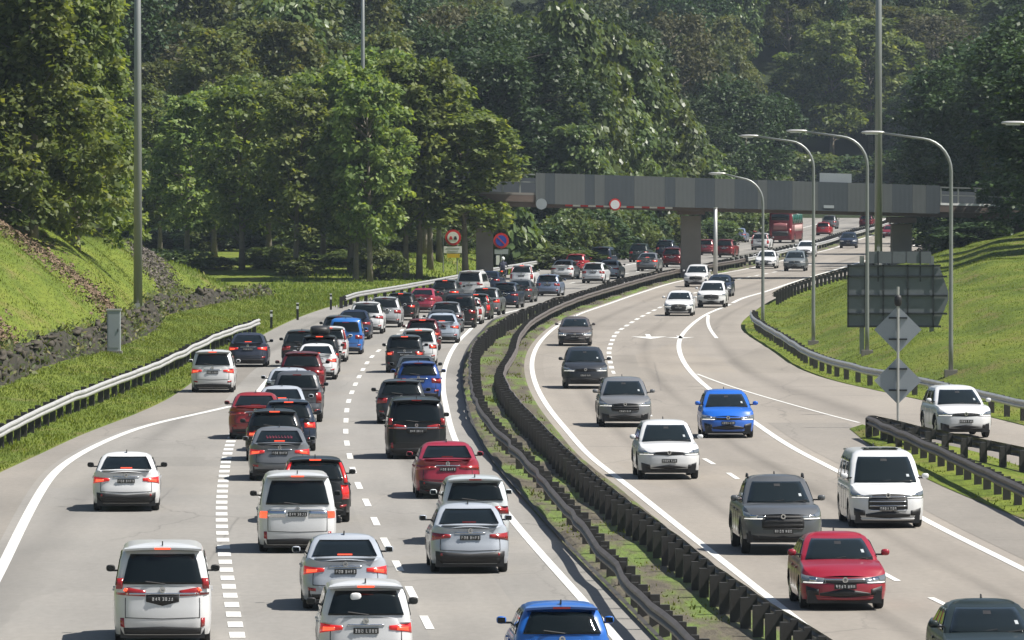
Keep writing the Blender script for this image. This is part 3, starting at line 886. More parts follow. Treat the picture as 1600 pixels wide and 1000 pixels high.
SPEC = {
 'sedan': dict(L=4.55, W=1.75, axles=(-1.33, 1.27), wheel_r=0.32, zb=0.22,
    top=[(-1, 1.00), (-.93, 1.07), (-.70, 1.05), (-.4, .97), (.2, .95), (.38, .96), (.7, .88), (.9, .78), (1, .68)],
    rear=[(.2, .10), (.32, 0.0), (.55, .0), (.68, .06), (.95, .10), (1.07, .05)], front=[(.2, .08), (.35, 0), (.55, .02), (.75, .12), (1, .2)],
    wid=[(.2, .95), (.4, 1.0), (.65, 1.0), (.9, .975), (1.1, .95)],
    cabin=[(.90, -1.80, 1.02, .80), (1.05, -1.66, .82, .775), (1.30, -1.18, .32, .68), (1.40, -.92, .05, .61), (1.425, -.80, -.08, .56)],
    wins=[(.10, .34), (.36, .60), (.62, .88)], wz=(1.0, 1.34), rz=(1.08, 1.37), fz=(.98, 1.37)),
 'hatch': dict(L=3.9, W=1.72, axles=(-1.28, 1.2), wheel_r=0.31, zb=0.22,
    top=[(-1, .98), (-.6, .99), (.3, .98), (.5, .97), (.75, .90), (.92, .80), (1, .70)],
    rear=[(.2, .08), (.32, 0), (.6, .0), (.72, .05), (1.0, .08)], front=[(.2, .08), (.35, 0), (.55, .02), (.75, .12), (1, .2)],
    wid=[(.2, .95), (.4, 1.0), (.65, 1.0), (.9, .975), (1.1, .95)],
    cabin=[(.90, -1.87, 1.12, .80), (1.05, -1.84, .92, .775), (1.30, -1.68, .42, .69), (1.43, -1.52, .08, .62), (1.455, -1.42, -.05, .57)],
    wins=[(.07, .32), (.34, .60), (.62, .88)], wz=(1.0, 1.38), rz=(1.03, 1.39), fz=(.98, 1.39), spoiler=1),
 'suv': dict(L=4.5, W=1.82, axles=(-1.36, 1.3), wheel_r=0.36, zb=0.27,
    top=[(-1, 1.04), (-.6, 1.06), (.3, 1.05), (.45, 1.06), (.75, 1.02), (.93, .92), (1, .80)],
    rear=[(.2, .10), (.38, 0), (.68, .0), (.8, .05), (1.1, .08)], front=[(.2, .12), (.4, 0), (.65, .02), (.9, .08), (1.1, .16)],
    wid=[(.2, .96), (.45, 1.0), (.75, 1.0), (1.0, .975), (1.2, .95)],
    cabin=[(.98, -2.16, 1.05, .84), (1.15, -2.10, .85, .81), (1.43, -1.86, .35, .72), (1.58, -1.62, .05, .65), (1.605, -1.5, -.08, .60)],
    wins=[(.07, .30), (.32, .60), (.62, .88)], wz=(1.1, 1.52), rz=(1.12, 1.51), fz=(1.08, 1.54), spoiler=1, cladding=1, rails=1),
 'minivan': dict(L=4.9, W=1.85, axles=(-1.5, 1.45), wheel_r=0.34, zb=0.20, r=0.26,
    top=[(-1, 1.10), (.4, 1.08), (.66, 1.06), (.85, 1.02), (.95, .92), (1, .82)],
    rear=[(.2, .06), (.32, 0), (.6, .0), (.75, .02), (1.1, .04)], front=[(.2, .06), (.35, 0), (.65, .02), (.9, .07), (1.1, .14)],
    wid=[(.2, .96), (.4, 1.0), (.8, 1.0), (1.05, .99), (1.2, .97)],
    cabin=[(1.0, -2.40, 1.86, .89), (1.2, -2.38, 1.62, .87), (1.6, -2.28, 1.08, .80), (1.77, -2.18, .82, .735), (1.82, -2.08, .68, .67)],
    wins=[(.06, .28), (.30, .57), (.59, .80), (.815, .93)], wz=(1.12, 1.66), rz=(1.16, 1.72), fz=(1.12, 1.72), spoiler=1, rc=.14),
 'mpv': dict(L=4.2, W=1.68, axles=(-1.36, 1.3), wheel_r=0.31, zb=0.21, r=0.28,
    top=[(-1, 1.02), (.3, 1.02), (.5, 1.01), (.75, .95), (.92, .86), (1, .76)],
    rear=[(.2, .08), (.32, 0), (.62, .0), (.76, .03), (1.05, .05)], front=[(.2, .08), (.35, 0), (.6, .02), (.8, .10), (1.05, .2)],
    wid=[(.2, .95), (.4, 1.0), (.7, 1.0), (.95, .98), (1.1, .96)],
    cabin=[(.94, -2.04, 1.32, .80), (1.1, -2.02, 1.12, .785), (1.4, -1.92, .60, .715), (1.54, -1.80, .32, .66), (1.575, -1.7, .2, .61)],
    wins=[(.06, .30), (.32, .60), (.62, .88)], wz=(1.05, 1.47), rz=(1.08, 1.50), fz=(1.03, 1.50), spoiler=1),
 'boxcar': dict(L=3.6, W=1.58, axles=(-1.15, 1.1), wheel_r=0.29, zb=0.20, r=0.22,
    top=[(-1, .98), (.4, .98), (.6, .97), (.8, .93), (.93, .84), (1, .74)],
    rear=[(.2, .05), (.3, 0), (1.0, .03)], front=[(.2, .06), (.35, 0), (.6, .02), (.8, .08), (1.0, .15)],
    wid=[(.2, .96), (.4, 1.0), (.7, 1.0), (1.0, .98)],
    cabin=[(.9, -1.77, 1.2, .76), (1.05, -1.76, 1.08, .75), (1.4, -1.70, .72, .70), (1.58, -1.62, .5, .65), (1.61, -1.55, .42, .6)],
    wins=[(.06, .30), (.32, .60), (.62, .90)], wz=(1.0, 1.5), rz=(1.05, 1.50), fz=(1.0, 1.50), rc=.13),
 'pickup': dict(L=5.2, W=1.86, axles=(-1.5, 1.6), wheel_r=0.38, zb=0.36, r=0.22,
    top=[(-1, 1.12), (.0, 1.12), (.42, 1.12), (.7, 1.12), (.9, 1.06), (1, .92)],
    rear=[(.3, .10), (.45, 0), (.60, .0), (.66, .08), (1.12, .08)], front=[(.3, .12), (.45, 0), (.7, .01), (1.0, .06), (1.15, .14)],
    wid=[(.3, .96), (.5, 1.0), (.85, 1.0), (1.1, .98), (1.2, .96)],
    cabin=[(1.05, -.75, 1.42, .85), (1.2, -.72, 1.18, .82), (1.5, -.58, .70, .735), (1.66, -.46, .45, .67), (1.70, -.36, .35, .61)],
    wins=[(.08, .42), (.45, .86)], wz=(1.17, 1.61), rz=(1.2, 1.62), fz=(1.17, 1.62), cladding=1, rails=1, bed=1, nospoil=1),
}

def vehicle_parts(kind, st):
    """list of (name, parent index or None, mesh, material key); st: style dict"""
    p = SPEC[kind]
    sh, cb = Shell(p), Cabin(p)
    out = []
    def add(name, me, mat, par=None):
        if len(me.materials) == 0: me.materials.append(M.get(mat) or M['black'])
        out.append((name, par, me, mat)); return len(out) - 1
    b, a, L = sh.b, sh.a, p['L']
    ib = add('body', sh.body(), 'paint')
    ic = add('cabin_shell', cb.shell(), 'paint')
    add('underbody', MB().box((0, 0, p['zb'] + .06), (p['W'] * .86, L * .93, .26)).box((0, 0, .5), (p['W'] * .70, L * .7, .4)).mesh('underbody'), 'black')
    z0, z1 = p['wz']
    for sx in (1, -1):
        for (f0, f1) in p['wins']: add('side_window', cb.side('side_window', sx, f0, f1, z0, z1), 'glass', ic)
    rz0, rz1 = p['rz']; fz0, fz1 = p['fz']
    add('rear_window', cb.end('rear_window', -1, .86, .80, rz0, rz1), 'glass', ic)
    add('windscreen', cb.end('windscreen', 1, .88, .82, fz0, fz1), 'glass_l', ic)
    # wheels
    tw = .20
    ty, rm = tyre_mesh(p['wheel_r'], tw), rim_mesh(p['wheel_r'], tw)
    for ya in p['axles']:
        for sx in (1, -1):
            iw = add('wheel', ty, 'rubber'); out[iw] = ('wheel', None, ty, 'rubber', (sx * (b - .125), ya, p['wheel_r']))
            add('rim', rm, 'rim', iw)
    hz = p['top'][0][1]
    # rear lamps
    sty = st.get('tail', 'wrap')
    zt = hz - (.08 if kind != 'minivan' else .02)
    if kind == 'pickup': sty = 'tall'
    for sx in (1, -1):
        if sty == 'wrap':
            me = sh.patch('tail_light', -1, b * .54, b + .20, zt - .12, zt - .05, zt - .20, zt - .01, sx)
            i = add('tail_light', me, 'tail', ib)
            add('lamp_core', sh.patch('lamp_core', -1, b * .72, b + .0, zt - .125, zt - .075, zt - .15, zt - .075, sx, off=.022, nu=6), 'core', i)
        elif sty == 'slim':
            me = sh.patch('tail_light', -1, b * .40, b + .22, zt - .10, zt - .05, zt - .16, zt + .0, sx)
            i = add('tail_light', me, 'tail', ib)
            add('lamp_core', sh.patch('lamp_core', -1, b * .60, b - .0, zt - .10, zt - .06, zt - .11, zt - .05, sx, off=.022, nu=6), 'core', i)
        elif sty == 'block':
            me = sh.patch('tail_light', -1, b * .62, b + .16, zt - .17, zt - .0, zt - .20, zt + .0, sx)
            i = add('tail_light', me, 'tail', ib)
            add('lamp_core', sh.patch('lamp_core', -1, b * .72, b - .05, zt - .13, zt - .06, zt - .13, zt - .06, sx, off=.022, nu=5), 'core', i)
        elif sty == 'tall':
            me = sh.patch('tail_light', -1, b * .80, b + .10, zt - .34, zt + .03, zt - .34, zt + .03, sx)
            i = add('tail_light', me, 'tail', ib)
            if kind not in ('pickup',):
                v = []
                for u in np.linspace(.90, 1.0, 3):
                    for w in np.linspace(0, 1, 5):
                        v.append(cb.pt(sx * u, 0.0, hz + .02 + (p['cabin'][-2][0] - .06 - hz) * w, .014, 0, -1))
                add('upper_lens', skirt('upper_lens', v, 3, 5), 'tail', i)
        elif sty == 'flag':      # big tail lamp running up the corner and inward below the glass
            me = sh.patch('tail_light', -1, b * .38, b + .10, zt - .15, zt - .04, zt - .12, zt + .06, sx)
            i = add('tail_light', me, 'tail', ib)
            v = []
            for u in np.linspace(.86, 1.0, 4):
                for w in np.linspace(0, 1, 3):
                    v.append(cb.pt(sx * u, 0.0, hz - .03 + .20 * w, .02, 0, -1))
            add('upper_lens', skirt('upper_lens', v, 4, 3), 'tail', i)
            add('lamp_core', sh.patch('lamp_core', -1, b * .80, b + .02, zt - .05, zt + .0, zt - .05, zt + .02, sx, off=.024, nu=6), 'core', i)
        elif sty == 'low':       # horizontal clear/red lamps across the middle of the tailgate
            me = sh.patch('tail_light', -1, b * .84, b + .14, zt - .24, zt - .03, zt - .24, zt - .03, sx)
            i = add('tail_light', me, 'third', ib)
            add('reversing_lens', sh.patch('reversing_lens', -1, b * .32, b * .83, zt - .22, zt - .06, zt - .22, zt - .06, sx), 'chrome', i)
        add('reflector', sh.patch('reflector', -1, b * .74, b - .04, .40, .46, .42, .48, sx, nu=5) if kind != 'minivan' else sh.patch('reflector', -1, b * .84, b * .93, .34, .52, .36, .52, sx, nu=4), 'tail_off', ib)
    add('rear_valance', sh.patch('rear_valance', -1, 0, b * .86, sh.zb0 + .01, .36 + (.10 if p.get('cladding') else 0), sh.zb0 + .01, .33, both=True), 'black', ib)
    if st.get('diffuser'):
        add('diffuser_trim', sh.patch('diffuser_trim', -1, 0, b * .95, .34, .44, .30, .50, both=True, off=.013), 'black', ib)
    # tailgate seam
    zl = .50 if kind not in ('pickup',) else .70
    add('tailgate_seam', sh.patch('tailgate_seam', -1, 0, b * .80, zl, zl + .014, zl + .02, zl + .034, both=True, off=.004), 'black', ib)
    for sx in (1, -1):
        add('tailgate_seam', sh.patch('tailgate_seam', -1, b * .80, b * .80 + .014, zl + .02, hz - .20, zl + .02, hz - .20, sx, off=.004, nu=2, nv=6), 'black', ib)
    # number plates, glyph bars
    zp = st.get('plate_z', .80 if kind not in ('pickup', 'suv') else .84) if kind not in ('minivan',) else st.get('plate_z', .88)
    if kind == 'pickup': zp = .60
    def plate(end, z, w=.45, h=.105, frame=False):
        q = sh.at(0, z, end, 1, .016)
        m = MB().box((0, q[1], z), (w, .02, h))
        i = add('number_plate', m.mesh('number_plate'), 'plate', ib)
        g = MB()
        rr = random.Random(kind + str(end))
        xs = [-.19, -.135, -.08, .0, .055, .11, .165]
        e = q[1] + end * .013
        for x in xs:
            on = [rr.random() < .62 for _ in range(7)]
            on[rr.randrange(2)] = True
            for k, (cx, cz, w_, h_) in enumerate(((0, 0, .007, .06), (.026, 0, .007, .06), (.013, .027, .03, .008), (.013, 0, .03, .008), (.013, -.027, .03, .008), (.013, .0, .007, .05), (.02, .014, .012, .02))):
                if on[k]: g.box((x + cx, e + .0004 * k * end, z + cz), (w_, .006, h_))
        add('plate_characters', g.mesh('plate_characters'), 'plate_w', i)
    if st.get('plate_frame'):
        add('plate_recess', sh.patch('plate_recess', -1, 0, b * .36, zp - .13, zp + .11, zp - .05, zp + .11, both=True, off=.006), 'black', ib)
    plate(-1, zp)
    q = sh.at(0, hz - .04, -1, 1, .014)
    add('emblem', MB().disc((0, q[1], hz - .045), .055, .02, n=14, r0=.03).box((0, q[1], hz - .045), (.07, .018, .014)).mesh('emblem'), 'chrome', ib)
    add('trim_bar', sh.patch('trim_bar', -1, 0, b * (.42 if kind != 'minivan' else .80), zp + .085, zp + .115, zp + .085, zp + .115, both=True, off=.012), 'chrome' if st.get('chrome', 1) else 'paint', ib)
    # spoiler, third brake lamp, wiper, aerial
    zr = p['cabin'][-1][0]
    yr = p['cabin'][-1][1]
    hw = p['cabin'][-2][3]
    if p.get('spoiler'):
        v = []
        for u in np.linspace(-1, 1, 9):
            ye = -.24 + .05 * abs(u)
            v += [(u * hw * .95, yr + .10, zr + .04 - .03 * u * u), (u * hw * 1.0, yr + ye, zr + .025 - .03 * u * u), (u * hw * 1.0, yr + ye + .01, zr - .015 - .03 * u * u), (u * hw * .95, yr + .05, zr - .03 - .03 * u * u)]
        f = []
        for k in range(8):
            for j in range(4): f.append((k*4 + j, k*4 + (j+1) % 4, (k+1)*4 + (j+1) % 4, (k+1)*4 + j))
        f += [(0, 3, 2, 1), (32, 33, 34, 35)]
        i = add('spoiler', mesh('spoiler', v, f), 'paint', ic)
        add('brake_light', MB().box((0, yr - .245, zr + .004), (.30, .02, .032)).mesh('brake_light'), 'third', ic)
        yw = cb.pt(0, 0, rz0 + .02, .02, 0, -1)[1]
        add('wiper', MB().tube([(.05, yw, rz0), (-.32, yw - .005, rz0 + .05)], .012, 6).mesh('wiper'), 'black', ic)
    else:
        yb = cb.pt(0, 0, rz0 + (.03 if kind == 'sedan' else .43), .02, 0, -1)[1]
        add('brake_light', MB().box((0, yb, rz0 + (.03 if kind == 'sedan' else .43)), (.30, .03, .035)).mesh('brake_light'), 'third', ic)
        if kind == 'sedan':
            add('boot_lip', MB().box((0, sh.at(0, hz - .01, -1, 1)[1] + .10, hz + .072), (p['W'] * .70, .14, .02)).mesh('boot_lip'), 'paint', ib)
    add('aerial', MB().poly([(-.012, yr + .28, zr + .05), (-.012, yr + .06, zr + .05), (-.012, yr + .08, zr + .13), (-.012, yr + .12, zr + .13)], .024, (1, 0, 0)).mesh('aerial'), 'black' if st.get('chrome', 1) else 'paint', ic)
    # mirrors
    zm = p['cabin'][1][0] + .06
    ym = p['cabin'][1][2] - .22
    for sx in (1, -1):
        i = add('wing_mirror', blob('wing_mirror', (sx * (b + .085), ym, zm), (.09, .06, .068)), 'mirror')
        add('mirror_stalk', MB().box((sx * (b - .03), ym, zm - .045), (.16, .05, .035)).mesh('mirror_stalk'), 'black', i)
        add('mirror_glass', MB().box((sx * (b + .085), ym - .058, zm), (.13, .012, .095)).mesh('mirror_glass'), 'glass', i)
    # door seams and handles
    for sx in (1, -1):
        for fx in (-.42, .12, .62):
            y = fx * 1.25
            zhi = min(sh.zt(y), 1.0) - .02
            vv = []
            for yy in (y - .006, y + .006):
                for z in np.linspace(.40, zhi, 6): vv.append(sh.D(sx * b, yy, z, .003, sx, 0))
            add('door_seam', skirt('door_seam', vv, 2, 6, .008), 'black', ib)
        for y in (-.42, .55):
            z = sh.zt(y) - .14
            q = sh.D(sx * b, y, z, .02, sx, 0)
            add('door_handle', MB().box(q, (.035, .17, .03)).mesh('door_handle'), 'paint', ib)
    if p.get('rails') and not st.get('norails'):
        for sx in (1, -1):
            xr = p['cabin'][-2][3] - .02
            y0, y1 = p['cabin'][-1][1] + .08, p['cabin'][-1][2] - .1
            add('roof_rail', MB().tube([(sx * xr, y0, zr), (sx * xr, y0 + .12, zr + .075), (sx * xr, y1 - .15, zr + .075), (sx * xr, y1, zr)], .022, 6).mesh('roof_rail'), 'black', ic)
    # front
    hf = interp(p['top'], .93)
    fz = hf - .06
    for sx in (1, -1):
        i = add('headlight', sh.patch('headlight', 1, b * .50, b + .32, fz - .13, fz - .03, fz - .14, fz + .05, sx), 'head', ib)
        add('daylight_strip', sh.patch('daylight_strip', 1, b * .58, b + .10, fz - .125, fz - .108, fz - .125, fz - .105, sx, off=.02, nu=6), 'drl', i)
        add('lamp_bowl', sh.patch('lamp_bowl', 1, b * .74, b * .92, fz - .085, fz - .01, fz - .085, fz - .005, sx, off=.02, nu=5), 'chrome', i)
        add('fog_recess', sh.patch('fog_recess', 1, b * .68, b + .02, .32, .44, .32, .50, sx, nu=6), 'black', ib)
    gs = st.get('grille', 'mid')
    if gs == 'big':
        gd = .44 if kind == 'minivan' else .36 if kind == 'pickup' else .30
        ig = add('grille', sh.patch('grille', 1, 0, b * .58, fz - gd - .03, fz + .0, fz - gd + .04, fz + .0, both=True), 'black', ib)
        for k in range(4):
            zz = fz - gd + k * gd / 4
            add('grille_bar', sh.patch('grille_bar', 1, 0, b * .55, zz, zz + .022, zz, zz + .022, both=True, off=.022), st.get('bar', 'chrome'), ig)
    else:
        ig = add('grille', sh.patch('grille', 1, 0, b * .55, fz - .14, fz - .03, fz - .12, fz - .03, both=True), 'black', ib)
        add('grille_bar', sh.patch('grille_bar', 1, 0, b * .55, fz - .065, fz - .035, fz - .06, fz - .03, both=True, off=.022), st.get('bar', 'chrome'), ig)
    add('lower_intake', sh.patch('lower_intake', 1, 0, b * .66, sh.zb0 + .05, .45, sh.zb0 + .09, .36, both=True), 'black', ib)
    add('front_lip', sh.patch('front_lip', 1, 0, b * .92, sh.zb0, sh.zb0 + .05, sh.zb0, sh.zb0 + .05, both=True, off=.02), 'paint' if not p.get('cladding') else 'black', ib)
    plate(1, .50 if kind not in ('suv', 'pickup') else .56)
    q = sh.at(0, fz - .06, 1, 1, .02)
    add('emblem', MB().disc((0, q[1], fz - .06), .06, .03, n=14, r0=.03).mesh('emblem'), 'chrome', ib)
    for xx in (-.3, .25):
        y0 = cb.pt(xx, 1, fz0 + .02, .02, 0, 1)[1]
        add('wiper', MB().tube([(xx, y0, fz0), (xx - .38, y0 - .02, fz0 + .05)], .012, 6).mesh('wiper'), 'black', ic)
    zs_ = fz0 + .13
    vv = [cb.pt(-.70 + .08 * i_, 1, zs_ + .06 * j_, .034, 0, 1) for i_ in (0, 1) for j_ in (0, 1)]
    add('windscreen_sticker', skirt('windscreen_sticker', vv, 2, 2, .006), 'grey', ic)
    vv = [cb.pt(-.10 + .20 * i_ / 2, 1, fz1 - .10 + .055 * j_, .030, 0, 1) for i_ in (0, 1, 2) for j_ in (0, 1)]
    add('rear_view_mirror', skirt('rear_view_mirror', vv, 3, 2, .006), 'black', ic)
    # bonnet line
    add('bonnet_seam', sh.patch('bonnet_seam', 1, 0, b * .60, fz + .015, fz + .025, fz + .01, fz + .02, both=True, off=.004), 'black', ib)
    if p.get('cladding'):
        for sx in (1, -1):
            for ya in p['axles']:
                vv = []
                R = sh.wr + .055
                for t in np.linspace(.12, math.pi - .12, 15):
                    for rr in (R - .005, R + .045):
                        y, z = ya + rr * math.cos(t), sh.wr + rr * math.sin(t)
                        vv.append(sh.D(sx * b, y, z, .012, sx, 0))
                add('arch_cladding', skirt('arch_cladding', vv, 15, 2, .02), 'black', ib)
    if p.get('bed'):
        add('bed_cover', MB().box((0, -1.68, 1.158), (1.58, 1.70, .03)).mesh('bed_cover'), 'black')
    if st.get('roofbox'):
        add('roof_box', blob('roof_box', (0, -.55, zr + .24), (.42, 1.0, .19), 16, 8, .45), 'black')
    if st.get('sunroof'):
        add('sunroof', MB().box((0, -.1, zr + .072), (.86, .9, .012)).mesh('sunroof'), 'glass', ic)
    if st.get('sticker'):
        yb = cb.pt(0, 0, rz0 + .12, .016, 0, -1)[1]
        m = MB()
        rr = random.Random(3)
        for k in range(9):
            z = rz0 + .12
            y = cb.pt(0, 0, z, .02, 0, -1)[1]
            m.box((-.34 + k * .085, y, z + .01 * math.sin(k)), (.05, .012, .05)).box((-.36 + k * .085, y, z + .02), (.012, .012, .09))
        add('window_lettering', m.mesh('window_lettering'), 'pink', ic)
    if st.get('spare'):
        add('white_sticker', blob('white_sticker', (-.18, cb.pt(0, 0, rz1 - .10, .02, 0, -1)[1], rz1 - .10), (.10, .02, .07)), 'white', ic)
    return out
M['pink'] = plain('pink_lettering', (0.55, 0.10, 0.16), 0.5)

PART_CACHE = {}
def place_vehicle(name, kind, col, x, y, rz, label, cat, group=None, st=None, brake=1, metal=0.0, scale=1.0, hs=1.0, amber=0):
    st = st or {}
    key = (kind, tuple(sorted(st.items())))
    if key not in PART_CACHE: PART_CACHE[key] = vehicle_parts(kind, st)
    t = empty(name, (x, y, 0), rz)
    tag(t, label, cat, group)
    t.scale = (scale, scale, scale * hs)
    pm = paint(col, metal)
    dark = sum(col) < 0.08 or st.get('blackmirror', 0)
    sub = {'paint': pm, 'mirror': M['black'] if dark else pm,
           'tail': M['tail_mid'] if brake == 2 else M['tail_off'], 'third': M['tail_on'] if brake else M['tail_off'], 'core': M['tail_on'] if brake else M['tail_off']}
    made = []
    for it in PART_CACHE[key]:
        nm, par, me, mk = it[:4]
        o = bpy.data.objects.new(nm, me)
        COL.objects.link(o)
        o.parent = made[par] if par is not None else t
        if len(it) > 4: o.location = it[4]
        if mk in sub:
            o.material_slots[0].link = 'OBJECT'
            o.material_slots[0].material = sub[mk]
        made.append(o)
    return t

WHT, SIL, GRY, DGR, BLK, NVY = (0.72, 0.73, 0.745), (0.46, 0.50, 0.56), (0.15, 0.16, 0.175), (0.055, 0.062, 0.068), (0.012, 0.013, 0.015), (0.016, 0.026, 0.05)
RED, MAR, BLU, PRD, BLG = (0.46, 0.018, 0.025), (0.16, 0.012, 0.018), (0.012, 0.13, 0.52), (0.42, 0.02, 0.05), (0.20, 0.25, 0.36)
OUT = 'vehicles queuing on the outbound lanes'
INB = 'vehicles driving on the inbound lanes'
NAMES = {'sedan': 'sedan', 'hatch': 'hatchback', 'suv': 'sport_utility_vehicle', 'minivan': 'minivan', 'mpv': 'people_carrier', 'boxcar': 'small_box_car', 'pickup': 'pickup_truck'}
CATS = {'sedan': 'car', 'hatch': 'car', 'suv': 'car', 'minivan': 'van', 'mpv': 'car', 'boxcar': 'car', 'pickup': 'pickup'}
T = lambda s, **k: dict(tail=s, **k)
